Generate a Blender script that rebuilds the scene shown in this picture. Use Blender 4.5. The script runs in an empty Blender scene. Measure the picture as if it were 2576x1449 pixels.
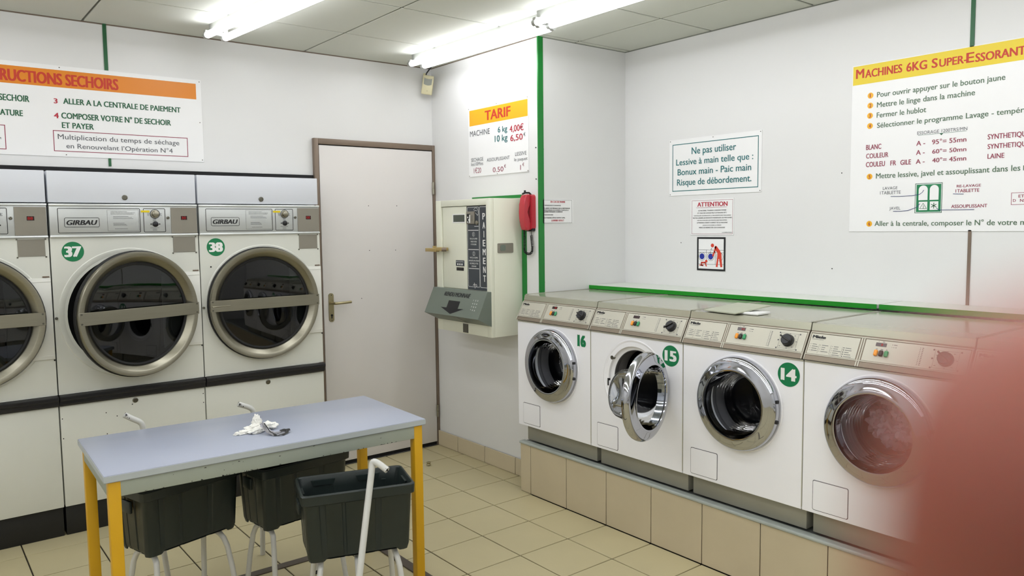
import bpy, bmesh, math, random
from mathutils import Matrix, Vector, noise
random.seed(7)
S = bpy.context.scene
COL = S.collection
# ---------------------------------------------------------------- camera
cam_d = bpy.data.cameras.new('camera')
cam_d.sensor_width = 36.0
cam_d.lens = 27.25
cam_d.clip_start = 0.003
cam_d.clip_end = 60
cam_d.dof.use_dof = True            # a phone's real aperture, about 2.6 mm wide
cam_d.dof.focus_distance = 3.6
cam_d.dof.aperture_fstop = 7.0
cam = bpy.data.objects.new('camera', cam_d)
COL.objects.link(cam)
RT = Vector((0.78301, -0.62189, -0.01194)); UP = Vector((0.05910, 0.05527, 0.99672)); FW = Vector((0.61919, 0.78115, -0.08003))
CAM = Vector((0, 0, 1.532))
cam.matrix_world = Matrix(((RT.x, UP.x, -FW.x, CAM.x), (RT.y, UP.y, -FW.y, CAM.y), (RT.z, UP.z, -FW.z, CAM.z), (0, 0, 0, 1)))
S.camera = cam
# ---------------------------------------------------------------- world, exposure
w = bpy.data.worlds.new('world'); S.world = w; w.use_nodes = True
w.node_tree.nodes['Background'].inputs[0].default_value = (0.6, 0.62, 0.6, 1)
w.node_tree.nodes['Background'].inputs[1].default_value = 0.05
S.view_settings.view_transform = 'Standard'
S.view_settings.look = 'None'
S.view_settings.gamma = 1.0
S.view_settings.use_curve_mapping = False
S.view_settings.exposure = 0.0
TUBE_POWER = 14.5
TUBE_TINT = (0.955, 0.965, 1.01)

# ---------------------------------------------------------------- materials
def srgb(h):
    h = h.lstrip('#'); r = []
    for i in (0, 2, 4):
        v = int(h[i:i+2], 16) / 255
        r.append(v / 12.92 if v <= .04045 else ((v + .055) / 1.055) ** 2.4)
    return (*r, 1)
def mat(name, col, rough=.5, metal=0., var=.04, scale=6., bump=0., bscale=60., spec=.5, coat=0., aniso=None, sss=0.):
    m = bpy.data.materials.new(name); m.use_nodes = True
    nt = m.node_tree; b = nt.nodes['Principled BSDF']; L = nt.links
    c = srgb(col) if isinstance(col, str) else col
    b.inputs['Roughness'].default_value = rough; b.inputs['Metallic'].default_value = metal
    b.inputs['Specular IOR Level'].default_value = spec; b.inputs['Coat Weight'].default_value = coat
    tc = nt.nodes.new('ShaderNodeTexCoord')
    src = tc.outputs['Object']
    if aniso:
        mp = nt.nodes.new('ShaderNodeMapping'); mp.inputs['Scale'].default_value = aniso; L.new(src, mp.inputs[0]); src = mp.outputs[0]
    if var > 0:
        n = nt.nodes.new('ShaderNodeTexNoise'); n.inputs['Scale'].default_value = scale; n.inputs['Detail'].default_value = 4; L.new(src, n.inputs['Vector'])
        mx = nt.nodes.new('ShaderNodeMix'); mx.data_type = 'RGBA'
        L.new(n.outputs[0], mx.inputs[0])
        mx.inputs[6].default_value = tuple(x * (1 - var * 1.5) for x in c[:3]) + (1,); mx.inputs[7].default_value = tuple(min(1, x * (1 + var * 1.5)) for x in c[:3]) + (1,)
        L.new(mx.outputs[2], b.inputs['Base Color'])
        r = nt.nodes.new('ShaderNodeMapRange'); r.inputs[3].default_value = max(.02, rough * (1 - var * 3)); r.inputs[4].default_value = min(1, rough * (1 + var * 3))
        L.new(n.outputs[0], r.inputs[0]); L.new(r.outputs[0], b.inputs['Roughness'])
    else:
        b.inputs['Base Color'].default_value = c
    if bump > 0:
        n2 = nt.nodes.new('ShaderNodeTexNoise'); n2.inputs['Scale'].default_value = bscale; n2.inputs['Detail'].default_value = 3; L.new(src, n2.inputs['Vector'])
        bp = nt.nodes.new('ShaderNodeBump'); bp.inputs['Strength'].default_value = bump; bp.inputs['Distance'].default_value = .002
        L.new(n2.outputs[0], bp.inputs['Height']); L.new(bp.outputs[0], b.inputs['Normal'])
    if sss:
        b.inputs['Subsurface Weight'].default_value = sss; b.inputs['Subsurface Radius'].default_value = (.012, .003, .0015); b.inputs['Subsurface Scale'].default_value = 1
    return m
def emis(name, col, s):
    m = bpy.data.materials.new(name); m.use_nodes = True; nt = m.node_tree
    nt.nodes.remove(nt.nodes['Principled BSDF']); e = nt.nodes.new('ShaderNodeEmission')
    e.inputs[0].default_value = (*col[:3], 1); e.inputs[1].default_value = s
    nt.links.new(e.outputs[0], nt.nodes['Material Output'].inputs[0]); return m
def thin_glass(name, tint, refl=1.0, rough=.02, ior=1.55):
    m = bpy.data.materials.new(name); m.use_nodes = True; nt = m.node_tree
    nt.nodes.remove(nt.nodes['Principled BSDF'])
    t = nt.nodes.new('ShaderNodeBsdfTransparent'); t.inputs[0].default_value = (*tint, 1)
    g = nt.nodes.new('ShaderNodeBsdfGlossy'); g.inputs['Roughness'].default_value = rough; g.inputs[0].default_value = (refl, refl, refl, 1)
    f = nt.nodes.new('ShaderNodeFresnel'); f.inputs[0].default_value = ior
    x = nt.nodes.new('ShaderNodeMixShader')
    nt.links.new(f.outputs[0], x.inputs[0]); nt.links.new(t.outputs[0], x.inputs[1]); nt.links.new(g.outputs[0], x.inputs[2])
    nt.links.new(x.outputs[0], nt.nodes['Material Output'].inputs[0]); return m
M = dict(
 wall=mat('wall_laminate', '#dfdfde', .42, var=.012, scale=2, bump=.05, bscale=150, spec=.35),
 ceil=mat('ceiling_tile', '#d3d5cc', .9, var=.02, scale=3, bump=.25, bscale=220, spec=.1),
 tbar=mat('ceiling_grid', '#84877f', .6, var=.02, spec=.2),
 dark_gap=mat('dark_gap', '#141416', .8, var=.05),
 floor=mat('floor_tile', '#bfb48f', .42, var=.05, scale=5, bump=.12, bscale=90, spec=.35),
 ptile=mat('plinth_tile', '#c6b99d', .45, var=.05, scale=5, bump=.12, bscale=90, spec=.35),
 grout=mat('grout', '#2c2619', .9, var=.15, scale=20),
 green=mat('green_paint', '#0e7a2c', .35, var=.05, scale=4), dgreen=mat('dark_green_paint', '#14592f', .4, var=.05),
 white=mat('washer_enamel', '#f6f6fa', .22, var=.01, scale=3, spec=.5, coat=.2),
 hinge=mat('hinge_enamel', '#e6e6df', .35, var=.01),
 cream=mat('dryer_enamel', '#dbdcd3', .38, var=.025, scale=3),
 header=mat('dryer_header', '#d6d9e0', .4, var=.01),
 alu=mat('brushed_panel', '#c2c5c4', .38, .55, var=.03, scale=8, aniso=(1, 8, 60)),
 aluedge=mat('panel_edge', '#dfe2e2', .3, .6, var=.02),
 black=mat('black_plastic', '#15151b', .35, var=.1, scale=10),
 rubber=mat('black_rubber', '#0d0e0f', .6, var=.1),
 kick=mat('black_kick', '#141413', .55, var=.15, scale=8),
 steel=mat('satin_steel', '#9c9889', .33, 1., var=.05, scale=6, aniso=(1, 6, 30)),
 steeld=mat('dark_steel', '#6f6d64', .35, 1., var=.08),
 chrome=mat('chrome', '#bcbec6', .06, 1., var=.01),
 drum=mat('drum_steel', '#23252d', .45, .5, var=.1),
 drumd=mat('dryer_drum', '#1b1c1c', .6, .3, var=.2),
 gplate=mat('grey_plate', '#8b867b', .5, .2, var=.06, scale=10),
 sticker=mat('green_sticker', '#0b7a4a', .35, var=.02),
 stickw=mat('sticker_white', '#f0f0ee', .4, var=.0),
 ink=mat('black_ink', '#101014', .5, var=.0),
 inkgrey=mat('grey_ink', '#4a4a50', .5, var=.0),
 taupe=mat('taupe_panel', '#85796a', .4, .35, var=.03),
 plate=mat('control_plate', '#bfbcae', .4, .2, var=.02),
 lid=mat('lid_metal', '#a9a896', .17, .35, var=.06, scale=3),
 wbase=mat('washer_base', '#a19f92', .45, .25, var=.06),
 btn_o=mat('orange_button', '#f09a2c', .35, var=.0), btn_g=mat('green_button', '#2f8f5c', .35, var=.0), btn_b=mat('black_button', '#1a1714', .35, var=.0),
 brown=mat('brown_metal', '#7b6c5e', .45, .3, var=.06, scale=6),
 door=mat('door_paint', '#dad6d3', .45, var=.02, scale=2),
 brass=mat('brass', '#a79d7c', .32, .9, var=.08),
 mdf=mat('lock_bar', '#b09a66', .5, .3, var=.1),
 term=mat('terminal_cream', '#e4e5d4', .45, var=.02),
 tray=mat('tray_grey', '#767f76', .45, .25, var=.04),
 navy=mat('dark_label', '#3d434a', .4, var=.03),
 red=mat('phone_red', '#b8303c', .3, var=.03),
 cordb=mat('cord_black', '#101214', .45, var=.05),
 sign=mat('sign_white', '#ececec', .4, var=.008),
 orange=mat('sign_orange', '#dc8206', .4, var=.01), yellow=mat('sign_yellow', '#e2c80a', .4, var=.01), amber=mat('sign_amber', '#edae10', .4, var=.01),
 txR=mat('ink_red', '#c2341a', .5, var=.0), txG=mat('ink_green', '#1c5c3c', .5, var=.0), txO=mat('ink_olive', '#4d6a50', .5, var=.0),
 txC=mat('ink_crimson', '#b31c35', .5, var=.0), txT=mat('ink_teal', '#15696b', .5, var=.0), txK=mat('ink_slate', '#4b4f54', .5, var=.0), txM=mat('ink_maroon', '#8e2a45', .5, var=.0),
 txB=mat('ink_blue', '#1f2f6e', .5, var=.0), picred=mat('pictogram_red', '#d5402a', .45, var=.0), picblue=mat('pictogram_blue', '#1d2f96', .45, var=.0),
 ttop=mat('table_laminate', '#a9afc0', .25, var=.02, scale=3), tedge=mat('table_edge', '#b4bbbd', .5, var=.03), apron=mat('apron_paint', '#9fa69a', .5, var=.05, scale=8),
 legy=mat('yellow_paint', '#d6a414', .4, var=.05, scale=8),
 bin=mat('bin_plastic', '#1f2827', .38, var=.12, scale=12, bump=.1, bscale=200),
 tubew=mat('white_tube', '#cfcfcb', .35, var=.06, scale=15),
 shelf=mat('shelf_top', '#dadfd6', .4, var=.01), shelfg=mat('shelf_green', '#12891b', .35, var=.04),
 beige=mat('detector_beige', '#c6bf9c', .45, var=.05), lens=mat('detector_lens', '#7d8077', .25, var=.05),
 cloth=mat('laundry_cloth', '#d5d0d8', .85, var=.1, scale=12, bump=.4, bscale=40), tissue=mat('tissue', '#f0efe9', .9, var=.03, bump=.3, bscale=200),
 foil=mat('foil_wrap', '#b9bac6', .18, .8, var=.1), floorbar=mat('floor_bar', '#5d544c', .45, .5, var=.12),
 batten=mat('batten_white', '#9a9c96', .4, var=.01), skin=mat('skin', '#955242', .5, var=.05, scale=90, sss=.7), nail=mat('nail', '#d79f92', .3, var=.0, sss=.3),
 gasket=mat('grey_gasket', '#5d5c5e', .5, var=.1), card=mat('grey_board', '#b0b3a0', .55, var=.05), concrete=mat('dusty_top', '#6c6f6c', .7, var=.3, scale=14),
 lip=mat('painted_lip', '#a9b0ac', .45, var=.08, scale=12),
 lcd=mat('lcd', '#4a5148', .2, var=.02), tube=emis('tube_glow', TUBE_TINT, TUBE_POWER), led=emis('red_digits', (1, .06, .05), .42),
 dglass=thin_glass('dark_glass', (.10, .11, .11), 1.0), wglass=thin_glass('clear_glass', (.88, .90, .93), .6, .04, 1.25), leddark=mat('display_window', '#2a0d0f', .2, var=.0),
)

# ---------------------------------------------------------------- mesh helpers
class B:
    def __init__(s, mtx=None): s.bm = bmesh.new(); s.m = mtx or Matrix()
    def v(s, p): return s.bm.verts.new(s.m @ Vector(p))
    def f(s, vs):
        try: return s.bm.faces.new(vs)
        except ValueError: return None
    def box(s, x0, y0, z0, x1, y1, z1, bev=0., seg=2):
        P = [(x0,y0,z0),(x1,y0,z0),(x1,y1,z0),(x0,y1,z0),(x0,y0,z1),(x1,y0,z1),(x1,y1,z1),(x0,y1,z1)]
        V = [s.v(p) for p in P]
        F = [s.f([V[i] for i in q]) for q in ((3,2,1,0),(4,5,6,7),(0,1,5,4),(1,2,6,5),(2,3,7,6),(3,0,4,7))]
        if bev > 0:
            E = list({e for f in F for e in f.edges})
            bmesh.ops.bevel(s.bm, geom=E, offset=bev, segments=seg, profile=.5, affect='EDGES')
        return s
    def prism(s, poly, y0, y1, axis='y'):
        def P(a, b, c): return (a, c, b) if axis == 'y' else ((c, a, b) if axis == 'x' else (a, b, c))
        A = [s.v(P(a, b, y0)) for a, b in poly]; C = [s.v(P(a, b, y1)) for a, b in poly]
        s.f(A); s.f(C[::-1]); n = len(poly)
        for i in range(n): s.f([A[i], C[i], C[(i+1) % n], A[(i+1) % n]])
        return s
    def sweep(s, pts, r, seg=10, cap=True, closed=False):
        pts = [Vector(p) for p in pts]; rs = r if isinstance(r, (list, tuple)) else [r] * len(pts)
        rings = []; up = None; n = len(pts)
        for i, p in enumerate(pts):
            if closed: t = (pts[(i+1) % n] - pts[i-1])
            else: t = (pts[min(i+1, n-1)] - pts[max(i-1, 0)])
            t.normalize()
            if up is None: up = t.orthogonal().normalized()
            up = (up - t * up.dot(t)); up = up.normalized() if up.length > 1e-6 else t.orthogonal().normalized()
            sd = t.cross(up)
            rings.append([s.v(p + (up * math.cos(a) + sd * math.sin(a)) * rs[i]) for a in [2*math.pi*k/seg for k in range(seg)]])
        for i in range(n if closed else n-1):
            a, b = rings[i], rings[(i+1) % n]
            for k in range(seg): s.f([a[k], a[(k+1) % seg], b[(k+1) % seg], b[k]])
        if cap and not closed: s.f(rings[0][::-1]); s.f(rings[-1])
        return s
    def cyl(s, p0, p1, r, seg=16, r2=None): return s.sweep([p0, p1], [r, r if r2 is None else r2], seg)
    def lathe(s, prof, cx, cz, seg=48, cap=False, sx=1., sz=1.):   # prof: (radius, y)
        rings = []
        for r, y in prof:
            if r <= 1e-6: rings.append([s.v((cx, y, cz))])
            else: rings.append([s.v((cx + sx*r*math.cos(2*math.pi*k/seg), y, cz + sz*r*math.sin(2*math.pi*k/seg))) for k in range(seg)])
        for a, b in zip(rings, rings[1:]):
            for k in range(seg):
                k2 = (k+1) % seg
                if len(a) == 1: s.f([a[0], b[k2], b[k]])
                elif len(b) == 1: s.f([a[k], a[k2], b[0]])
                else: s.f([a[k], a[k2], b[k2], b[k]])
        if cap: s.f(rings[0][::-1]); s.f(rings[-1])
        return s
    def disc(s, cx, cz, r, y0, y1, seg=32): return s.lathe([(0, y0), (r, y0), (r, y1), (0, y1)], cx, cz, seg)
    def holeplate(s, x0, z0, x1, z1, cx, cz, r, y0, y1, seg=64):
        an = sorted(set([round(2*math.pi*k/seg, 6) for k in range(seg)] + [round(math.atan2(z-cz, x-cx) % (2*math.pi), 6) for x in (x0, x1) for z in (z0, z1)]))
        def edge(a):
            dx, dz = math.cos(a), math.sin(a); t = 1e9
            if dx > 1e-9: t = min(t, (x1-cx)/dx)
            if dx < -1e-9: t = min(t, (x0-cx)/dx)
            if dz > 1e-9: t = min(t, (z1-cz)/dz)
            if dz < -1e-9: t = min(t, (z0-cz)/dz)
            return cx + dx*t, cz + dz*t
        R = {}
        for y in (y0, y1):
            R[y] = ([s.v((cx+r*math.cos(a), y, cz+r*math.sin(a))) for a in an], [s.v((edge(a)[0], y, edge(a)[1])) for a in an])
        n = len(an)
        for i in range(n):
            j = (i+1) % n; (ci, co), (di, do) = R[y0], R[y1]
            s.f([ci[i], co[i], co[j], ci[j]]); s.f([di[i], di[j], do[j], do[i]])
            s.f([ci[i], ci[j], di[j], di[i]]); s.f([co[i], do[i], do[j], co[j]])
        return s
    def frame(s, x0, z0, x1, z1, t, y0, y1):
        s.box(x0, y0, z0, x1, y1, z0+t); s.box(x0, y0, z1-t, x1, y1, z1); s.box(x0, y0, z0+t, x0+t, y1, z1-t); s.box(x1-t, y0, z0+t, x1, y1, z1-t); return s
    def strokes(s, pts, wd, y0, y1):
        for a, b in zip(pts, pts[1:]):
            a, b = Vector(a), Vector(b); d = (b-a).normalized(); n = Vector((-d.y, d.x))*wd/2; e = d*wd/3
            s.prism([tuple(a-n-e), tuple(b-n+e), tuple(b+n+e), tuple(a+n-e)], y0, y1)
        return s
    def rrect(s, x0, z0, x1, z1, r, y0, y1, n=4):
        return s.prism(rrpoly(x0, z0, x1, z1, r, n), y0, y1)
    def text(s, t, lx, lz, wd, ht, y, bold=0., shear=0.):   # bold: struck several times, a hair apart, like a heavier face
        vs, fs = text_geo(t, 0., shear); xs = [p[0] for p in vs]; x0, x1 = min(xs), max(xs)
        e = bold*ht*1.3 if bold > .012 else 0.; k = (wd-2*e)/(x1-x0)
        if len(t) == 1: k = min(k, 1.2*ht/CAPH)   # a lone 1 or t is a narrow glyph, not a block
        for q, (dx, dz) in enumerate(((0, 0),) if not e else ((0, -.25), (0, .25), (1, 0), (2, -.25), (2, .25))):
            V = [s.v((lx+dx*e+(p[0]-x0)*k, y-q*5e-5, lz+dz*e+p[1]*ht/CAPH)) for p in vs]
            for f in fs: s.f([V[i] for i in f])
        return s
def rrpoly(x0, z0, x1, z1, r, n=4):
    P = []
    for cx, cz, a0 in ((x1-r, z0+r, -90), (x1-r, z1-r, 0), (x0+r, z1-r, 90), (x0+r, z0+r, 180)):
        for k in range(n+1):
            a = math.radians(a0+90*k/n); P.append((cx+r*math.cos(a), cz+r*math.sin(a)))
    return P
_tc = {}
def text_geo(t, bold, shear):
    key = (t, bold, shear)
    if key not in _tc:
        c = bpy.data.curves.new('t', 'FONT'); c.body = t; c.size = 1; c.fill_mode = 'FRONT'; c.resolution_u = 3; c.offset = bold; c.shear = shear; c.extrude = 0
        o = bpy.data.objects.new('t', c); COL.objects.link(o)
        me = bpy.data.meshes.new_from_object(o.evaluated_get(bpy.context.evaluated_depsgraph_get()))
        _tc[key] = ([tuple(v.co)[:2] for v in me.vertices], [tuple(p.vertices) for p in me.polygons])
        bpy.data.objects.remove(o); bpy.data.curves.remove(c); bpy.data.meshes.remove(me)
    return _tc[key]
CAPH = 1.0
CAPH = max(p[1] for p in text_geo('H', 0, 0)[0])
_mc = {}
def obj(name, b, m, parent=None, smooth=True, key=None, flat=False):
    """b is a B, or a function returning one; with a key its mesh is shared by alike pieces"""
    if key and key in _mc: me = _mc[key]
    else:
        if callable(b): b = b()
        if not flat: bmesh.ops.recalc_face_normals(b.bm, faces=b.bm.faces)
        me = bpy.data.meshes.new(name); b.bm.to_mesh(me); b.bm.free(); me.materials.append(m)
        if smooth and not flat:
            for p in me.polygons: p.use_smooth = True
            me.set_sharp_from_angle(angle=math.radians(38))
        if key: _mc[key] = me
    o = bpy.data.objects.new(name, me); COL.objects.link(o)
    if parent: o.parent = parent
    if key and me.materials[0] is not m:
        o.material_slots[0].link = 'OBJECT'; o.material_slots[0].material = m
    return o
def stuff(o): o['kind'] = 'stuff'; return o
def tag(o, label, cat, group=None):
    o['label'] = label; o['category'] = cat
    if group: o['group'] = group
    return o
def thing(name, label, cat, loc=(0, 0, 0), rz=0., group=None):
    o = bpy.data.objects.new(name, None); COL.objects.link(o); o.empty_display_size = .05
    o.location = loc; o.rotation_euler = (0, 0, rz); return tag(o, label, cat, group)
def struct(name, b, m): o = obj(name, b, m); o['kind'] = 'structure'; return o
def sroot(name): o = bpy.data.objects.new(name, None); COL.objects.link(o); o['kind'] = 'structure'; return o
R90 = -math.pi/2      # things built facing -y turn to face -x
XP, YD, YR, XW, ZC, XG = 2.926, 4.553, 3.428, 3.645, 2.607, 2.759
X0, Y0 = -2.2, -2.2   # the room goes on behind the camera

# ================================================================ THE SETTING
fl = struct('floor', B().box(X0, Y0, -.10, XW, YD, -.006), M['grout'])
TP = .3; gx0 = XG-.265; gy0 = 3.33
def tile_box(x0, y0, x1, y1): return B().box(x0, y0, -.006, x1, y1, 0, .0012, 1)
rest = B()
ix = [gx0 + TP*k for k in range(-16, 3)]; iy = [gy0 + TP*k for k in range(-19, 6)]
for x in ix:
    for y in iy:
        a, b_, c, d = max(x, X0)+.003, max(y, Y0)+.003, min(x+TP, XP if y >= YR-.1 else XG)-.003, min(y+TP, YD)-.003
        if c-a < .02 or d-b_ < .02: continue
        if x > -.3 and y > 1.7:
            full = abs(c-a-TP+.006) < 1e-4 and abs(d-b_-TP+.006) < 1e-4
            if full:
                o = obj('floor_tile', lambda: tile_box(0, 0, c-a, d-b_), M['floor'], fl, key='ftile'); o.location = (a, b_, 0)
            else: obj('floor_tile', tile_box(a, b_, c, d), M['floor'], fl)
        else: rest.box(a, b_, -.006, c, d, 0)
o = obj('floor_tiling', rest, M['floor'], fl); o['kind'] = 'stuff'
ce = struct('ceiling', B().box(X0, Y0, ZC+.006, XW, YD, ZC+.1), M['tbar'])
for i in range(-2, 4):
    for j in range(-7, 5):
        x0, x1 = max(.815+1.2*(i-1), X0)+.005, min(.815+1.2*i, XW)-.005
        y0, y1 = max(4.005-.617*(3-j), Y0)+.006, min(4.005-.617*(2-j), YD)-.006
        if x1-x0 < .03 or y1-y0 < .03: continue
        obj('ceiling_tile', B().box(x0, y0, ZC-.002, x1, y1, ZC+.006, .0025, 1), M['ceil'], ce)
struct('wall_back', B().box(X0, YD, -.1, XP+.1, YD+.1, ZC+.1), M['wall'])
struct('wall_alcove', B().box(XP, YR, -.1, XP+.1, YD, ZC+.1), M['wall'])
struct('wall_return', B().box(XP+.1, YR, -.1, XW+.1, YR+.1, ZC+.1), M['wall'])
struct('wall_right', B().box(XW, Y0, -.1, XW+.1, YR, ZC+.1), M['wall'])
struct('wall_left', B().box(X0-.1, Y0, -.1, X0, YD, ZC+.1), M['wall'])
struct('wall_front', B().box(X0-.1, Y0-.1, -.1, XW+.1, Y0, ZC+.1), M['wall'])
# green cover strips over the panel joints
struct('trim_1', B().box(.908, YD-.004, 2.367, .926, YD, ZC), M['dgreen'])
struct('trim_2', B().box(.904, YD-.004, 1.87, .917, YD, 1.912), M['dgreen'])
t3 = B(); t3.box(XP-.004, YR-.004, 0, XP+.034, YR, ZC); t3.box(XP-.004, YR, 0, XP, YR+.006, ZC)
struct('trim_3', t3, M['green'])
struct('trim_4', B().box(XP-.004, 3.545, .98, XP, 3.586, 1.715), M['green'])
struct('trim_5', B().box(XP-.004, 3.59, 1.697, XP, 4.09, 1.716), M['green'])
struct('trim_6', B().box(XW-.004, 1.41, 2.264, XW, 1.427, ZC), M['dgreen'])
struct('trim_7', B().box(XW-.004, 1.395, 1.16, XW, 1.408, 1.49), M['brown'])
struct('trim_8', B().box(X0, YD-.012, 1.825, 2.045, YD, 1.858), M['dark_gap'])
# dark shadow gap between wall panels and ceiling
struct('trim_9', B().box(X0, YD-.003, ZC-.007, XP, YD, ZC), M['brown'])
struct('trim_15', B().box(XP-.003, YR, ZC-.007, XP, YD-.003, ZC), M['brown'])
struct('trim_10', B().box(XP+.034, YR-.003, ZC-.006, XW, YR, ZC), M['tbar'])
struct('trim_16', B().box(XW-.003, Y0, ZC-.006, XW, YR-.003, ZC), M['tbar'])
# tiled baseboard on the alcove wall
bb = struct('baseboard_alcove', B().box(XP-.008, YR, 0, XP, 4.553, .103), M['grout'])
ys = [4.553, 4.288, 3.982, 3.664, YR]
for a, b_ in zip(ys, ys[1:]): obj('skirting_tile', B().box(XP-.014, b_+.003, .002, XP-.006, a-.003, .106, .0015, 1), M['ptile'], bb)
# screw heads and little holes in the wall panels
sc = sroot('trim_11')
for y, z in ((3.452, 1.98), (3.452, 1.80)): obj('screw', B().cyl((XP-.004, y, z), (XP, y, z), .0035, 8), M['ink'], sc)
for x, z in ((2.958, 1.97), (2.958, 1.20)): obj('screw', B().cyl((x, YR-.003, z), (x, YR, z), .0045, 8), M['ink'], sc)
for y, z in ((2.98, 1.42), (1.99, 1.77), (2.03, 1.30)): obj('screw_hole', B().cyl((XW-.001, y, z), (XW, y, z), .003, 8), M['ink'], sc)
# metal strip let into the floor under the table
struct('trim_12', B().box(.2, 3.31, 0, 1.76, 3.357, .006, .002, 1), M['floorbar'])
struct('trim_13', B().box(1.712, 1.9, 0, 1.76, 3.31, .006, .002, 1), M['floorbar'])

# ---- door
dr = sroot('door_1')
for q in ((2.047, 0, 2.076), (2.906, 0, XP)): obj('door_jamb', B().box(q[0], YD-.030, q[1], q[2], YD, 2.085, .002), M['brown'], dr)
obj('door_head', B().box(2.0762, YD-.030, 2.050, 2.9058, YD, 2.085, .002), M['brown'], dr)
obj('door_gap', B().box(2.076, YD-.008, .0, 2.906, YD, 2.05), M['dark_gap'], dr)
obj('door_leaf', B().box(2.080, YD-.026, .028, 2.903, YD-.008, 2.044, .002), M['door'], dr)
hp = B(); hp.rrect(2.112, .94, 2.145, 1.122, .016, YD-.034, YD-.026, 6)
pl = obj('handle_plate', hp, M['brass'], dr)
kh = B(); kh.disc(2.129, .982, .0075, YD-.0355, YD-.034, 12); kh.box(2.1255, YD-.0355, .962, 2.1325, YD-.034, .982)
obj('keyhole', kh, M['ink'], pl)
for z in (1.11, .951): obj('screw', B().disc(2.129, z, .003, YD-.0355, YD-.034, 8), M['ink'], pl)
hl = B(); hl.sweep([(2.129, YD-.034, 1.060), (2.129, YD-.068, 1.060), (2.135, YD-.078, 1.060), (2.150, YD-.082, 1.060), (2.200, YD-.082, 1.061), (2.243, YD-.080, 1.063)], .0085, 12)
hl.cyl((2.129, YD-.034, 1.06), (2.129, YD-.04, 1.06), .014, 16)
obj('door_handle', hl, M['brass'], dr)
for z in (1.752, .205):
    h = B(); h.cyl((2.905, YD-.034, z), (2.905, YD-.034, z+.041), .0085, 12); h.cyl((2.905, YD-.034, z+.043), (2.905, YD-.034, z+.084), .0085, 12)
    obj('hinge', h, M['steel'], dr)
for x, z in ((2.411, 1.672), (2.62, 1.673), (2.41, 1.383), (2.603, 1.38), (2.344, 1.074)): obj('screw_hole', B().disc(x, z, .003, YD-.0268, YD-.0262, 8), M['ink'], dr)

# ---- tiled plinth the washers stand on
PZ = .289; YE = -1.2
pn = sroot('trim_14')
obj('plinth_core', B().box(XG+.008, YE, 0, XW, YR-.001, PZ-.002), M['concrete'], pn)
obj('plinth_lip', B().box(XG-.008, YE, PZ-.008, XG+.035, YR-.004, PZ+.008, .006, 3), M['lip'], pn)
ys = [3.42] + [3.33-.3*k for k in range(15)]
for a, b_ in zip(ys, ys[1:]): obj('plinth_tile', B().box(XG, b_+.002, .003, XG+.008, a-.002, PZ-.009, .0012, 1), M['ptile'], pn)
obj('plinth_joint', B().box(XG+.004, YE, 0, XG+.0085, 3.42, PZ-.009), M['grout'], pn)

# ================================================================ LIGHTS: twin-tube battens under the ceiling
def light(x, y1, rz, label):
    t = thing('ceiling_light', label, 'ceiling light', (x, y1, ZC), rz, 'twin-tube ceiling lights')
    LN = 1.2
    obj('light_body', lambda: B().box(-.028, -LN-.01, -.042, .028, .01, 0, .004), M['batten'], t, key='lbody')
    for q in (0, -LN+.018):
        o = obj('cross_arm', lambda: B().box(-.06, -.022, -.060, .06, .004, -.040, .003), M['batten'], t, key='larm'); o.location = (0, q, 0)
    for sx in (-.048, .048):
        o = obj('tube', lambda: B().sweep([(0, -.012, 0), (0, -.022, 0), (0, -LN+.022, 0), (0, -LN+.012, 0)], [.014, .0175, .0175, .014], 16), M['tube'], t, key='ltube'); o.location = (sx, 0, -.065)
        for q in (0, -LN-.002+.005):
            o = obj('lampholder', lambda: B().cyl((0, .010, 0), (0, -.013, 0), .016, 14), M['batten'], t, key='lhold'); o.location = (sx, q, -.065)
        o = obj('starter', lambda: B().cyl((0, -.085, -.001), (0, -.085, -.014), .010, 12), M['batten'], t, key='lstart'); o.location = (sx*.45, 0, -.041)
light(1.382, 4.235, math.radians(5.2), 'twin-tube light at upper left of the view, glowing, nearer the dryers')
light(2.622, 4.245, math.radians(1.5), 'twin-tube light nearest the motion detector, glowing, along the wall above the price sign')
light(2.615, 3.030, 0, 'twin-tube light butted to the near end of the one by the price sign')
for x, ys_, row in ((1.47, (2.99, 1.76, .53, -.70), 'second from the right wall'), (2.615, (1.80, .57, -.66), 'nearest the right wall'), (.10, (4.2, 2.97, 1.74, .51, -.72), 'third from the right wall'), (-1.15, (4.2, 2.97, 1.74, .51, -.72), 'farthest from the right wall')):  # unseen fixtures, added to spread light so the visible tubes can be dimmer
    for y_, nth in zip(ys_, ('far', 'second', 'third', 'fourth', 'nearest')):
        light(x, y_, 0, nth+' overhead twin-tube light added out of view to light the room, in the row '+row)

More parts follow.
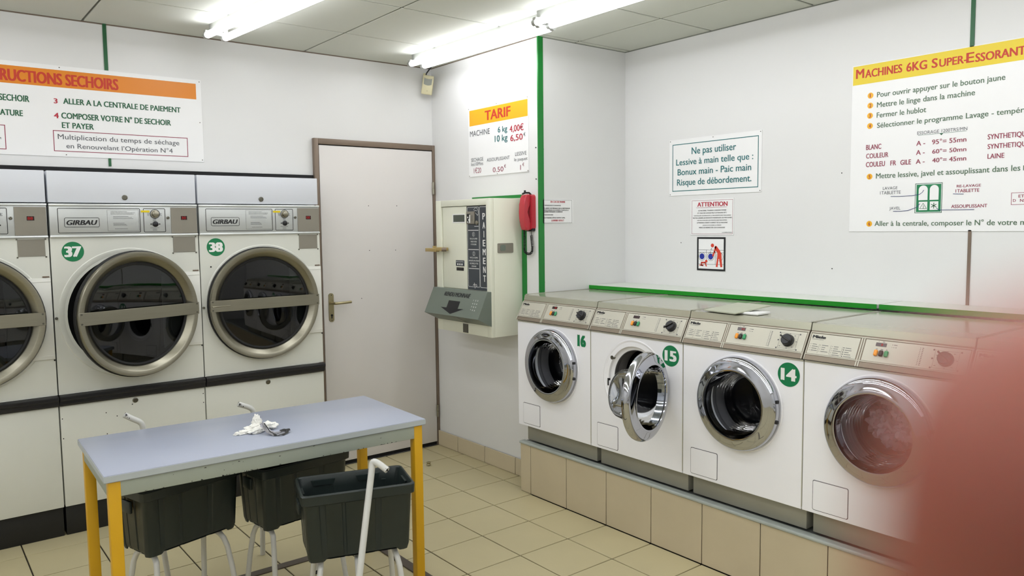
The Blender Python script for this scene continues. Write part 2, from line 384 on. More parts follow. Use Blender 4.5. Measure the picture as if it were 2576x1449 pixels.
# ================================================================ DRYERS (built facing -y; local x from the left edge, y=0 is the front)
DW = .705
def dryer(x, label, num, ajar, digits, keyx=.355):
    t = thing('tumble_dryer', label, 'dryer', (x, 4.37, 0), 0, 'tumble dryers along the back wall')
    w = DW - .006
    obj('base', lambda: B().box(.002, .02, 0, w-.002, .18, .148, .003), M['kick'], t, key='dbase')
    lo = obj('lower_panel', lambda: B().box(0, 0, .152, w, .175, .664, .003), M['cream'], t, key='dlow')
    ky = B(); ky.lathe([(.0135, -.0005), (.0135, -.003), (.0095, -.0045), (.0095, -.0025), (0, -.0025)], keyx, .645, 20); obj('keyhole', ky, M['steeld'], lo)
    if num == 37:
        for px, pz in ((.205, .60), (.255, .575), (.008, .60), (.008, .50), (.33, .625), (.69, .63), (.69, .58), (.205, .49), (.33, .535)): obj('screw_hole', B().disc(px, pz, .0028, -.0012, 0, 8), M['ink'], lo)
    obj('bumper_bar', lambda: B().prism([(0, .664), (-.012, .666), (-.020, .676), (-.020, .690), (-.030, .700), (-.030, .712), (-.018, .719), (0, .719)], .0, w, 'x'), M['black'], t, key='dbump')
    cx, cz, R = .350, 1.108, .293
    obj('front_panel', lambda: B().holeplate(0, .721, w, 1.500, cx, cz, R, 0, .012).box(0, .012, .721, .012, .178, 1.5).box(w-.012, .012, .721, w, .178, 1.5), M['cream'], t, key='dfront')
    obj('door_seat', lambda: B().lathe([(.335, -.0005), (.331, -.004), (.322, -.004), (.306, .0), (R, .004)], cx, cz, 72), M['cream'], t, key='dseat')
    obj('drum', lambda: B().lathe([(R, .004), (.27, .03), (.27, .05), (.285, .06), (.285, .17), (0, .172)], cx, cz, 56), M['drumd'], t, key='ddrum')
    hd = obj('header_panel', lambda: B().box(.002, .004, 1.672, w-.002, .178, 1.827, .003), M['header'], t, key='dhead')
    ky = B(); ky.lathe([(.0135, .004), (.0135, .0), (.0095, -.001), (.0095, .001), (0, .001)], keyx, 1.700, 20); obj('keyhole', ky, M['steeld'], hd)
    # control panel
    cp = obj('control_panel', lambda: B().box(.002, -.006, 1.512, w-.002, .178, 1.655, .002), M['alu'], t, key='dctl')
    for q in (0, .155): obj('panel_rail', lambda: B().box(.0, -.012, 1.500, w, .01, 1.512, .004), M['aluedge'], cp, key='drail').location = (0, 0, q)
    y = -.0062
    def outl():
        b = B(); 
        for x0, z0, x1, z1, rr, tt in ((.037, 1.521, .412, 1.645, .006, .0028), (.427, 1.521, .535, 1.645, .006, .0028), (.065, 1.550, .221, 1.598, .008, .0022), (.257, 1.530, .405, 1.637, .001, .0008)):
            P = rrpoly(x0, z0, x1, z1, rr, 4); Q = rrpoly(x0+tt, z0+tt, x1-tt, z1-tt, max(rr-tt, .0003), 4)
            n = len(P); a = [b.v((p[0], y-.0006, p[1])) for p in P]; c = [b.v((p[0], y-.0006, p[1])) for p in Q]
            for i in range(n): b.f([a[i], a[(i+1) % n], c[(i+1) % n], c[i]])
        return b
    stuff(obj('panel_outline', outl, M['ink'], cp, key='dprint', flat=True))
    stuff(obj('brand_lettering', lambda: B().text('GIRBAU', .074, 1.562, .138, .023, y-.0006, .055, .25), M['ink'], cp, key='dbrand', flat=True))
    def small():
        b = B(); Y = y-.0006
        for k, (s_, ww) in enumerate((('OPERATING INSTRUCTIONS', .075), ('INSTRUCCIONES DE FUNCIONAMIENTO', .112), ('INSTRUCTIONS DE FONCTIONNEMENT', .108))): b.text(s_, .274, 1.6265-.0065*k, ww, .0036, Y)
        for k, ww in enumerate((.072, .088, .094)): b.box(.284, Y, 1.603-.0055*k, .284+ww, y, 1.6042-.0055*k)
        for k, ww in enumerate((.052, .06, .064)): b.box(.284, Y, 1.568-.0055*k, .284+ww, y, 1.5695-.0055*k)
        b.box(.29, Y, 1.540, .35, y, 1.5415)
        for px, pz, ww in ((.474, 1.637, .014), (.446, 1.618, .012), (.446, 1.613, .010), (.446, 1.608, .012), (.503, 1.618, .014), (.503, 1.613, .011), (.503, 1.608, .014), (.472, 1.590, .018), (.474, 1.585, .014), (.472, 1.580, .018), (.458, 1.543, .045), (.470, 1.536, .022), (.470, 1.530, .022)): b.box(px, Y, pz, px+ww, y, pz+.0016)
        return b
    stuff(obj('fine_print', small, M['inkgrey'], cp, key='dfine'))
    obj('time_knob', lambda: B().lathe([(.0205, y), (.0205, -.010), (.0165, -.011), (.0155, -.026), (.012, -.028), (0, -.028)], .484, 1.616, 28), M['steel'], cp, key='dknob')
    obj('knob_ring', lambda: B().lathe([(.022, y-.0008), (.0245, y-.0008)], .484, 1.616, 32), M['ink'], cp, key='dkring')
    obj('start_button', lambda: B().lathe([(.0145, y), (.0145, -.011), (.012, -.013), (0, -.014)], .484, 1.563, 24), M['black'], cp, key='dstart')
    for q in (.463, .505): obj('screw', lambda: B().disc(0, 1.563, .0035, -.008, y, 10), M['black'], cp, key='dstsc').location = (q, 0, 0)
    obj('temperature_tag', lambda: B().box(.416, -.0085, 1.624, .458, y, 1.6345), M['yellow'], cp, key='dtag')
    obj('panel_lock', lambda: B().lathe([(.0075, y), (.0075, -.011), (.004, -.013), (0, -.012)], .548, 1.596, 16), M['steeld'], cp, key='dlock')
    obj('display_plate', lambda: B().box(.562, -.0085, 1.513, .695, y, 1.650, .001, 1), M['gplate'], cp, key='ddisp')
    o = obj('display', lambda: B().box(.613, -.0095, 1.585, .644, -.0083, 1.605), M['leddark'], cp, key='dwin')
    obj('digits', B().text(digits, .616, 1.5885, .022, .013, -.0100, .01), M['led'], cp, flat=True)
    cv = obj('cover_plate', lambda: B().box(.569, -.003, 1.412, .683, 0, 1.494, .001, 1), M['gplate'], t, key='dcover')
    for q in ((.567, 1.408), (.686, 1.408), (.567, 1.494), (.686, 1.494)): obj('screw', lambda: B().disc(0, 0, .004, -.003, 0, 10), M['steeld'], cv, key='dscrew').location = (q[0], 0, q[1])
    ls = B(); ls.disc(.040 if num != 38 else .056, 1.326, .0045, -.0015, 0, 10)
    if num == 38: obj('screw_hole', ls, M['ink'], t)
    lk = obj('door_latch', lambda: B().disc(.008, 1.103, .007, -.005, 0, 14), M['steeld'], t, key='dlatch')
    obj('hinge_cover', lambda: B().box(.50, -.009, .905, w-.001, 0, 1.305, .002, 2), M['hinge'], t, key='dhinge')
    for q in (0, -.365): obj('hinge_fold', lambda: B().box(.50, -.0105, 1.286, w-.003, -.009, 1.2885), M['hinge'], t, key='dfold').location = (0, 0, q)
    obj('hinge_pin', lambda: B().box(w-.035, -.005, 1.307, w-.006, 0, 1.314), M['brown'], t, key='dpin')
    obj('screw', lambda: B().disc(w-.004, .898, .004, -.003, 0, 10), M['ink'], t, key='dpin2')
    if num:
        st = obj('number_sticker', B().disc(.087 if num == 38 else .096, 1.434 if num == 38 else 1.430, .049, -.0012, 0, 48), M['sticker'], t)
        cxs = .087 if num == 38 else .096; czs = 1.434 if num == 38 else 1.430
        obj('number', B().text(str(num), cxs-.038, czs-.0245, .076, .049, -.0016, .075), M['stickw'], st, flat=True)
    # door: its own origin on the hinge line, so that it swings
    dt = bpy.data.objects.new('door', None); COL.objects.link(dt); dt.parent = t; dt.location = (.668, -.012, cz); dt.rotation_euler = (0, 0, math.radians(ajar))
    DX = -.322
    obj('door_ring', lambda: B().lathe([(.300, .004), (.314, .0), (.317, -.008), (.317, -.030), (.313, -.036), (.293, -.036), (.288, -.033), (.262, -.004)], DX, 0, 84), M['steel'], dt, key='dring')
    obj('door_gasket', lambda: B().lathe([(.3165, -.012), (.322, -.010), (.322, .006), (.290, .010), (.286, .048), (.276, .052), (.262, .05), (.262, .0)], DX, 0, 72), M['rubber'], dt, key='dgask')
    obj('glass_seal', lambda: B().lathe([(.264, -.006), (.258, -.012), (.250, -.010), (.247, -.002)], DX, 0, 72), M['rubber'], dt, key='dseal')
    obj('door_glass', lambda: B().lathe([(.250, -.006), (.22, -.007), (.15, -.009), (0, -.010)], DX, 0, 64), M['dglass'], dt, key='dglass')
    obj('cross_band', lambda: B().box(DX-.316, -.0395, -.029, DX+.316, -.0365, .034, .001, 1), M['steel'], dt, key='dband')
    for sx in (-1, 1):
        for z in (-.020, .026): obj('rivet', lambda: B().disc(0, 0, .0045, -.0415, -.0395, 12), M['steeld'], dt, key='driv').location = (DX+sx*.304, 0, z)
    if num == 38: obj('door_grip', B().sweep([(DX-.308, -.043, .0), (DX-.27, -.047, .002), (DX-.21, -.045, .003)], [.004, .003, .0015], 8), M['steel'], dt)
    return t
dryer(-.115, 'white tumble dryer cut off by the left edge of the photo, its door shut', 0, 0, '88')
dryer(.590, 'white tumble dryer numbered 37 with its round door slightly ajar', 37, 17, '30', .345)
dryer(1.295, 'white tumble dryer numbered 38 beside the door, its round door shut', 38, 0, '00', .352)

# ================================================================ WASHERS (local x from the left edge, front at y=0, base at z=0 = plinth top)
WP = .595
SL = Matrix.Translation((0, .009, 1.04-PZ)) @ Matrix.Rotation(-math.atan2(.037, .067), 4, 'X')   # slanted control face: local z runs up the slope
def washer(k, label, num, opened=0., ptr=130, disp=True, place=None):
    if place: t = thing('washing_machine', label, 'washing machine', place, math.pi, 'washing machines behind the camera')
    else: t = thing('washing_machine', label, 'washing machine', (2.753, 3.424-WP*k, PZ), R90, 'washing machines on the tiled plinth')
    w = WP-.004; cx, cz = .298, .484; zb, zt = .108, .700
    obj('base', lambda: B().box(.004 if 0 else .02, .05, .010, w-.004, .60, .105, .003), M['wbase'], t, key='wbase')
    obj('front_panel', lambda: B().holeplate(.001, zb, w, zt, cx, cz, .172, 0, .02), M['white'], t, key='wfront')
    obj('casing', lambda: B().prism([(.0202, zb+.002), (.60, zb+.002), (.60, .822), (.09, .822), (.09, .712), (.0202, .700)], .002, .014, 'x').prism([(.0202, zb+.002), (.60, zb+.002), (.60, .822), (.09, .822), (.09, .712), (.0202, .700)], w-.014, w, 'x').box(.014, .58, zb+.002, w-.014, .60, .822).box(.014, .0202, zb+.002, w-.014, .58, zb+.014), M['white'], t, key='wcase')
    obj('panel_edge', lambda: B().box(.001, -.002, zt, w, .02, zt+.008, .002), M['plate'], t, key='wedge')
    obj('side_joint', lambda: B().box(w, -.001, zb+.01, w+.003, .01, zt), M['plate'], t, key='wsj')
    ft = obj('filter_flap', lambda: B().rrect(.047, .123, .188, .238, .006, -.002, 0), M['white'], t, key='wflap')
    obj('flap_gap', lambda: B().rrect(.0445, .1205, .1905, .2405, .007, -.0006, 0), M['inkgrey'], ft, key='wflapg')
    # slanted control console
    co = obj('console', lambda: B().prism([(-.0125, .712), (-.0096, .7175), (.0500, .8255), (.06, .83), (.10, .83), (.10, .712)], .002, w-.001, 'x'), M['taupe'], t, key='wcons')
    for i, (q0, q1, q2, q3) in enumerate(((.003, -.0235, w-.002, -.0195), (.208, -.045, .213, .070), (.2165, -.045, .2215, .070), (.001, -.045, .005, .070), (w-.006, -.045, w-.002, .070), (.002, .0685, w-.001, .0725))):
        obj('console_ridge', lambda: B(SL).box(q0, -.0022, q1, q2, .0, q3, .0006, 1), M['plate'], co, key='wridge%d' % i)
    obj('shadow_gap', lambda: B().box(.002, .0, .704, w-.001, .02, .713), M['dark_gap'], co, key='wgap')
    obj('programme_plate', lambda: B(SL).box(.008, -.0016, -.018, .203, .0, .066), M['plate'], co, key='wpl1')
    obj('control_plate', lambda: B(SL).box(.2255, -.0016, -.018, .582, .0, .066), M['plate'], co, key='wpl2')
    def prt():
        b = B(SL); y = -.0021
        b.text('Miele', .014, .0475, .055, .0115, y, .11)
        return b
    stuff(obj('brand_lettering', prt, M['ink'], co, key='wbrand', flat=True))
    def fine():
        b = B(SL); y = -.0020; r = random.Random(3)
        b.box(.014, y, .042, .062, -.0014, .0432)
        for c, x in enumerate((.016, .056, .104, .150)):
            for q in range(4 if c < 2 else 5):
                z = .020 - q*.0085 + (.0 if c else .001)
                b.box(x+.006, y, z, x+.006+r.uniform(.014, .032), -.0014, z+.0018)
                b.disc(x, z+.0008, .0022 if c == 3 else .0012, y, -.0014, 8)
            if c: b.box(x-.006, y, -.014, x-.0055, -.0014, .024)
        for q in range(11):
            z = .0545-.0063*q; b.disc(.4215, z, .0014, y, -.0014, 8); b.box(.4275, y, z-.0012, .4275+.005, -.0014, z+.0012)
        for (x, z, ww) in ((.272, .061, .002), (.287, .0605, .008), (.269, .031, .007), (.286, .031, .009), (.306, .031, .005), (.323, .053, .003), (.329, .053, .012), (.323, .0435, .002), (.329, .0435, .003), (.336, .0435, .004)): b.box(x, y, z, x+ww, -.0014, z+.002)
        for x, z in ((.467, .054), (.556, .054), (.467, .022), (.467, -.012), (.556, -.012)): b.disc(x, z, .0032, y, -.0014, 12)
        b.frame(.472, -.012, .551, .054, .0006, y, -.0014)
        for x, z in ((.512, .053), (.535, .046), (.547, .022), (.535, -.003), (.512, -.009), (.480, -.003), (.480, .035)): b.box(x-.003, y, z-.001, x+.003, -.0014, z+.001)
        return b
    stuff(obj('programme_print', fine, M['inkgrey'], co, key='wfine'))
    dpl = obj('display', lambda: B(SL).box(.2645, -.0026, .043, .3035, -.0014, .057), M['leddark'], co, key='wdisp')
    if disp:
        led = B(SL); led.text('35' if disp is True else disp, .284, .0455, .016, .0085, -.0029, .02); obj('digits', led, M['led'], co, flat=True)
    for i, c in enumerate(('btn_o', 'btn_b', 'btn_g')):
        bt = obj('button', lambda: B(SL).box(-.0072, -.011, .0035, .0072, -.0014, .0275, .005, 3), M[c], co, key='wbtn'); bt.location = (.2735+.0188*i, 0, 0)
    kn = obj('programme_knob', lambda: B(SL).lathe([(.0255, -.0015), (.0255, -.006), (.0235, -.0075), (.0225, -.022), (.020, -.024), (0, -.024)], .512, .0225, 36), M['black'], co, key='wknob')
    a = math.radians(ptr); pb = B(SL @ Matrix.Translation((.512, 0, .0225)) @ Matrix.Rotation(-a, 4, 'Y')); pb.box(-.0225, -.030, -.0035, .029, -.0235, .0035, .002)
    obj('knob_grip', pb, M['btn_b'], co)
    # lid
    ld = obj('lid', lambda: B().prism([(.046, .820), (.054, .848), (.075, .8505), (.60, .8505), (.60, .824), (.06, .820)], .001, w, 'x'), M['lid'], t, key='wlid')
    for q in (.001, w-.006): obj('lid_trim', lambda: B().box(0, .058, .8495, .006, .59, .8525, .001, 1), M['wbase'], ld, key='wlidt').location = (q, 0, 0)
    # number
    if num == 16: obj('number', B().text('16', .495, .615, .064, .058, -.0012, .075), M['sticker'], t, flat=True)
    elif num:
        sx = .522 if num == 15 else .528; sz = .639
        st = obj('number_sticker', B().disc(sx, sz, .0485, -.0012, 0, 48), M['sticker'], t)
        obj('number', B().text(str(num), sx-.035, sz-.023, .070, .046, -.0016, .08), M['stickw'], st, flat=True)
    # drum and seat
    obj('door_seat', lambda: B().lathe([(.207, -.0005), (.203, -.003), (.196, -.002), (.182, .010), (.172, .016), (.150, .022)], cx, cz, 64), M['white'], t, key='wseat')
    obj('door_boot', lambda: B().lathe([(.172, .022), (.150, .021), (.148, .035), (.156, .05), (.146, .075), (.150, .10)], cx, cz, 56), M['gasket'], t, key='wboot')
    obj('drum', lambda: B().lathe([(.150, .10), (.235, .115), (.240, .13), (.240, .44), (.06, .455), (0, .44)], cx, cz, 48), M['drum'], t, key='wdrum')
    # door on its hinge at the right
    dt = bpy.data.objects.new('door', None); COL.objects.link(dt); dt.parent = t; dt.location = (cx+.196, -.012, cz); dt.rotation_euler = (0, 0, math.radians(opened))
    DX = -.196
    obj('door_ring', lambda: B().lathe([(.186, .010), (.196, .004), (.1985, -.006), (.1975, -.016), (.192, -.026), (.184, -.031), (.176, -.032), (.156, -.040), (.148, -.0425), (.143, -.0415), (.1405, -.034), (.1395, -.010), (.139, .004)], DX, 0, 96), M['chrome'], dt, key='wring')
    obj('door_back', lambda: B().lathe([(.186, .010), (.160, .014), (.139, .004)], DX, 0, 72), M['gasket'] if 0 else M['wbase'], dt, key='wback')
    def bowl():
        pr = [(.139, -.030), (.137, -.010), (.133, .012)]
        for q in range(7):
            y = .018+.014*q; r = .131-.0035*q
            pr += [(r, y), (r-.0014, y+.004), (r-.0016, y+.008)]
        pr += [(.103, .118), (.096, .126), (.080, .130), (.070, .1285), (.03, .120), (0, .117)]
        return B().lathe(pr, DX, 0, 72)
    gl = obj('door_glass', bowl, M['wglass'], dt, key='wglass')
    gl.data.set_sharp_from_angle(angle=math.radians(60))
    for q in (0, -.083): obj('hinge_slot', lambda: B().box(-.006, -.020, .035, .0045, -.006, .048, .001, 1), M['ink'], dt, key='whs').location = (0, 0, q)
    if opened: obj('latch_hook', B().box(DX-.19, .008, -.012, DX-.178, .045, -.004, .002).box(DX-.19, .040, -.020, DX-.178, .048, .006, .002), M['steel'], dt)
    if opened: obj('latch_hole', B().box(.118, -.002, .440, .127, .012, .478, .002), M['ink'], t); obj('seat_bolt', B().disc(.150, .585, .010, -.002, .014, 16), M['steeld'], t)
    return t
washer(0, 'white washing machine numbered 16, farthest one by the payment wall, loaded with washing', 16, ptr=-20)
washer(1, 'white washing machine numbered 15 with its chrome round door swung open', 15, opened=104, disp=False, ptr=215)
washer(2, 'white washing machine numbered 14 with its door shut and drum empty', 14, ptr=155)
washer(3, 'white washing machine right of number 14, partly hidden by the blurred finger', 0, ptr=140, disp='8')
washer(4, 'white washing machine nearest the camera, hidden behind the blurred finger', 0)
for k in range(4): washer(0, ('leftmost', 'second', 'third', 'rightmost')[k]+' washing machine of the row behind the camera, seen only mirrored in the dryer doors', 0, disp='5', place=(2.3-.6*k+(0), -1.15, .1))
obj0 = struct('trim_17', B().box(-.15, -1.9, 0, 2.35, -1.12, .1), M['ptile'])
def laundry(k, label, mseed, sc, dz=0.):
    b = B(); bm = b.bm
    for q in range(sc):
        r = random.Random(mseed*10+q)
        rr = r.uniform(.045, .075); off = Vector((r.uniform(-.13, .13), r.uniform(.17, .34), r.uniform(-.16, .06)+dz))
        while (off.x**2+off.z**2)**.5 + rr > .225: off.x *= .9; off.z *= .9
        g = bmesh.ops.create_icosphere(bm, subdivisions=4, radius=1.)
        for v in g['verts']:
            n = noise.noise(v.co*2.3+Vector((q*7.1, mseed, 0)))*.45 + abs(noise.noise(v.co*5+Vector((0, q*3.3, mseed))))*.35
            v.co = v.co.normalized()*rr*(.75+n); v.co += off
    o = obj('laundry', b, M['cloth']); o.location = (2.753, 3.424-WP*k-.298, PZ+.484); o.rotation_euler = (0, 0, R90)
    return tag(o, label, 'laundry')
laundry(0, 'damp grey laundry heaped in the drum of machine 16', 3, 9)
laundry(3, 'pale laundry pressed behind the glass of the machine right of number 14', 5, 10, .02)

TX={'instr': [('RUCTIONS SECHOIRS', 0.044, 0.3595, 0.526, 0.055, 'R'),('SECHOIR', 0.035, 0.262, 0.127, 0.03, 'G'),('ATURE', 0.035, 0.1905, 0.096, 0.028, 'G'),('3', 0.267, 0.266, 0.021, 0.024, 'C'),('ALLER A LA CENTRALE DE PAIEMENT', 0.309, 0.267, 0.57, 0.028, 'G'),('4', 0.264, 0.192, 0.022, 0.026, 'C'),('COMPOSER VOTRE N° DE SECHOIR', 0.297, 0.193, 0.528, 0.029, 'G'),('ET PAYER', 0.297, 0.145, 0.146, 0.028, 'G'),('Multiplication du temps de séchage', 0.276, 0.088, 0.588, 0.025, 'K'),('en Renouvelant l’Opération N°4', 0.312, 0.0435, 0.515, 0.024, 'K'),('t', 0.028, 0.073, 0.008, 0.013, 'K')],
 'tarif': [('TARIF', 0.18, 0.341, 0.259, 0.057, 'R'),('MACHINE', 0.019, 0.255, 0.21, 0.034, 'K'),('6 kg', 0.311, 0.2535, 0.094, 0.034, 'T'),('4,00€', 0.427, 0.244, 0.133, 0.037, 'C'),('10 kg', 0.279, 0.1995, 0.127, 0.037, 'T'),('6,50', 0.433, 0.1905, 0.118, 0.035, 'C'),('€', 0.559, 0.2075, 0.018, 0.021, 'K'),('SECHAGE', 0.027, 0.0955, 0.13, 0.022, 'K'),('les10Mns', 0.027, 0.069, 0.128, 0.021, 'K'),('1€20', 0.055, 0.022, 0.078, 0.032, 'M'),('ASSOUPLISSANT', 0.195, 0.0855, 0.23, 0.02, 'K'),('0.50', 0.255, 0.0165, 0.107, 0.029, 'M'),('€', 0.37, 0.0365, 0.017, 0.019, 'M'),('LESSIVE', 0.478, 0.0995, 0.106, 0.021, 'K'),('le paquet', 0.469, 0.069, 0.124, 0.018, 'K'),('1', 0.525, 0.014, 0.015, 0.029, 'M'),('€', 0.546, 0.035, 0.015, 0.018, 'M')],
 'ne': [('Ne pas utiliser', 0.165, 0.236, 0.304, 0.038, 'T'),('Lessive à main telle que :', 0.052, 0.1775, 0.527, 0.035, 'T'),('Bonux main - Paic main', 0.063, 0.119, 0.504, 0.036, 'T'),('Risque de débordement.', 0.059, 0.0595, 0.51, 0.036, 'T')],
 'att': [('ATTENTION', 0.05, 0.164, 0.208, 0.024, 'C'),('CE MATERIEL TOURNE A GRANDE VITESSE', 0.056, 0.1375, 0.194, 0.006, 'K'),("ET L'EAU DE LAVAGE PEUT ATTEINDRE 95°C", 0.052, 0.1235, 0.201, 0.006, 'K'),('SURVEILLER LES ENFANTS A PROXIMITE DES MACHINES', 0.025, 0.109, 0.256, 0.005, 'K'),('NE PAS LAISSER LES ENFANTS MANIPULER LES MACHINES', 0.019, 0.0955, 0.268, 0.006, 'K'),('NE PAS FORCER LES PORTES DES MACHINES', 0.05, 0.082, 0.205, 0.005, 'K'),("ATTENDRE L'ARRET COMPLET DE LA MACHINE", 0.047, 0.068, 0.212, 0.006, 'K'),("AVANT D'OUVRIR LA PORTE", 0.088, 0.054, 0.129, 0.005, 'K'),('MERCI DE RESPECTER CES CONSIGNES', 0.063, 0.04, 0.179, 0.006, 'K'),('LA DIRECTION', 0.223, 0.013, 0.064, 0.005, 'K')],
 'panne': [('EN CAS DE PANNE', 0.055, 0.121, 0.116, 0.01, 'C'),('1 DÉCROCHEZ ET PATIENTEZ', 0.004, 0.1015, 0.132, 0.006, 'K'),('2 LAISSEZ UN MESSAGE SUR LE RÉPONDEUR', 0.004, 0.0845, 0.205, 0.007, 'K'),('SANS OUBLIER DE DONNER LE NOM DE LA', 0.004, 0.074, 0.193, 0.006, 'K'),('LAVERIE INDIQUÉE CI-DESSOUS', 0.004, 0.064, 0.145, 0.007, 'K'),('3 RACCROCHEZ', 0.003, 0.047, 0.072, 0.006, 'K'),("4 ATTENDRE D'ÊTRE RAPPELÉ (30M).", 0.003, 0.0295, 0.167, 0.006, 'K'),('LAVERIE SOULT', 0.061, 0.012, 0.1, 0.01, 'C')],
 'big': [('M', 0.018, 0.7275, 0.04, 0.042, 'R'),('ACHINES', 0.063, 0.7255, 0.173, 0.036, 'R'),('6KG', 0.254, 0.7235, 0.091, 0.038, 'R'),('S', 0.364, 0.7225, 0.026, 0.039, 'R'),('UPER-', 0.396, 0.7215, 0.114, 0.033, 'R'),('E', 0.506, 0.7205, 0.032, 0.041, 'R'),('SSORANT', 0.542, 0.7185, 0.188, 0.034, 'R'),('Pour ouvrir appuyer sur le bouton jaune', 0.122, 0.627, 0.538, 0.024, 'G'),('Mettre le linge dans la machine', 0.123, 0.58, 0.423, 0.024, 'G'),('Fermer le hublot', 0.123, 0.5325, 0.224, 0.024, 'G'),('Sélectionner le programme Lavage - tempér', 0.126, 0.485, 0.607, 0.023, 'G'),('ESSORAGE 1200TRS/MN', 0.311, 0.4355, 0.209, 0.014, 'K'),('BLANC', 0.076, 0.387, 0.073, 0.023, 'M'),('COULEUR', 0.077, 0.3465, 0.106, 0.022, 'M'),('COULEU', 0.077, 0.306, 0.091, 0.023, 'M'),('FR', 0.193, 0.306, 0.027, 0.022, 'M'),('GILE', 0.239, 0.3055, 0.048, 0.022, 'M'),('A -', 0.308, 0.3865, 0.039, 0.021, 'M'),('A -', 0.308, 0.3455, 0.038, 0.021, 'M'),('A -', 0.308, 0.3055, 0.039, 0.02, 'M'),('95°= 55mn', 0.376, 0.387, 0.142, 0.02, 'M'),('60°= 50mn', 0.378, 0.346, 0.141, 0.018, 'M'),('40°= 45mn', 0.379, 0.3065, 0.141, 0.019, 'M'),('SYNTHETIQUE', 0.601, 0.3875, 0.156, 0.021, 'M'),('SYNTHETIQUE', 0.602, 0.3475, 0.156, 0.02, 'M'),('LAINE', 0.603, 0.3065, 0.064, 0.02, 'M'),('Mettre lessive, javel et assouplissant dans les', 0.127, 0.2495, 0.601, 0.024, 'G'),('b', 0.738, 0.2495, 0.012, 0.02, 'G'),('LAVAGE', 0.161, 0.1955, 0.068, 0.013, 'K'),('1TABLETTE', 0.149, 0.1735, 0.095, 0.015, 'K'),('JAVEL', 0.194, 0.1015, 0.051, 0.013, 'K'),('RE-LAVAGE', 0.485, 0.1915, 0.097, 0.011, 'M'),('1TABLETTE', 0.481, 0.1695, 0.095, 0.014, 'M'),('ASSOUPLISSANT', 0.465, 0.1025, 0.144, 0.014, 'M'),('Aller à la centrale, composer le N° de votre m', 0.126, 0.0265, 0.632, 0.023, 'G'),('ET', 0.725, 0.139, 0.021, 0.012, 'M'),('D', 0.705, 0.122, 0.011, 0.011, 'M'),('NS', 0.731, 0.121, 0.021, 0.012, 'M')]}

# ================================================================ SHELF over the washers, two boards
def shelf(pts, label):
    t = thing('wall_shelf', label, 'shelf', (0, 0, 0), 0, 'green-edged shelf boards')
    obj('board', B().prism(pts, 1.145, 1.163, 'z'), M['shelf'], t)
    (ax, ay), (bx, by) = pts[0], pts[1]
    obj('edge_band', B().prism([(ax-.003, ay), (ax+.0005, ay), (bx+.0005, by), (bx-.003, by)], 1.142, 1.164, 'z'), M['shelfg'], t)
shelf([(3.322, 3.425), (3.405, 1.682), (3.644, 1.682), (3.644, 3.425)], 'white shelf board with green front edge above machines 16 to 14')
shelf([(3.412, 1.674), (3.455, -.3), (3.644, -.3), (3.644, 1.674)], 'nearer white shelf board with green front edge, running towards the finger')
bd = B(); q = [bd.v(p) for p in ((2.815, 2.17, 1.1435), (3.075, 2.175, 1.156), (2.975, 1.935, 1.168), (2.785, 1.985, 1.1435))]; q2 = [bd.v(p.co+Vector((0, 0, .005))) for p in q]
bd.f(q[::-1]); bd.f(q2)
for i in range(4): bd.f([q[i], q[(i+1) % 4], q2[(i+1) % 4], q2[i]])
tag(obj('board', bd, M['card'], smooth=False), 'loose grey-white board lying tilted on top of machine 14', 'board')
bd = B(); bd.box(2.83, 1.905, 1.1415, 2.93, 2.0, 1.151, .003)
tag(obj('paper_pad', bd, M['sign']), 'small pale pad under the tilted board on machine 14', 'paper')

# ================================================================ SIGNS
BOLD = {'R': .038, 'G': .030, 'C': .035, 'T': .016, 'K': .0, 'M': .0}
def sign(name, label, org, rz, w, h, key, x0=0., bold=BOLD, cols=None, shear=0.):
    t = thing(name, label, 'sign', org, rz)
    obj('panel', B().box(x0, -.004, 0, w, -.0002, h, .0008, 1), M['sign'], t)
    for s_, lx, lz, ww, hh, c in TX.get(key, []):
        stuff(obj('lettering', B().text(s_, lx, lz, ww, hh, -.0048, bold.get(c, 0), shear), M[(cols or {}).get(c, 'tx'+c)], t, flat=True))
    return t
def band(t, x0, z0, x1, z1, m): obj('colour_band', B().box(x0, -.0043, z0, x1, -.004, z1), m, t)
def rect(t, x0, z0, x1, z1, th, m, name='border'): obj(name, B().frame(x0, z0, x1, z1, th, -.0044, -.004), m, t)
def pins(t, L):
    for x, z in L: obj('pin', lambda: B().disc(0, 0, .0028, -.0052, -.004, 8), M['steeld'], t, key='pin').location = (x, 0, z)
s1 = sign('instruction_sign', 'white sign with orange band above the dryers explaining how to use them', (.40, YD, 1.911), 0, .995, .456, 'instr', x0=-.9)
band(s1, -.87, .347, .966, .433, M['orange'])
obj('lettering', B().text('INST', -.165, .362, .198, .0545, -.0048, .038), M['txR'], s1, flat=True)
rect(s1, .256, .026, .909, .131, .0035, M['txM']); rect(s1, -.6, .024, .053, .143, .0035, M['txM'])
pins(s1, [(.985, .445), (.985, .012), (.98, .22), (.31, .010), (.30, .446)])
s2 = sign('price_sign', 'white price sign with amber band on the wall above the payment machine', (XP, 4.118, 1.847), R90, .602, .436, 'tarif', bold={'R': .045, 'T': .02, 'C': .02})
band(s2, .014, .321, .598, .419, M['amber']); pins(s2, [(.006, .430), (.596, .430), (.3, .430), (.006, .006), (.596, .006), (.3, .006)])
s3 = sign('warning_sign', 'white sign framed in teal about hand-washing powder, on the wall above the washers', (XW, 3.068, 1.697), R90, .630, .328, 'ne')
rect(s3, .0235, .0255, .611, .301, .0045, M['txT']); pins(s3, [(.008, .320), (.622, .320), (.315, .320), (.008, .008), (.622, .008)])
s4 = sign('safety_notice', 'small white notice headed in red, under the teal-framed sign', (XW, 2.909, 1.465), R90, .298, .206, 'att', bold={'C': .04, 'K': .03}, cols={'K': 'ink'})
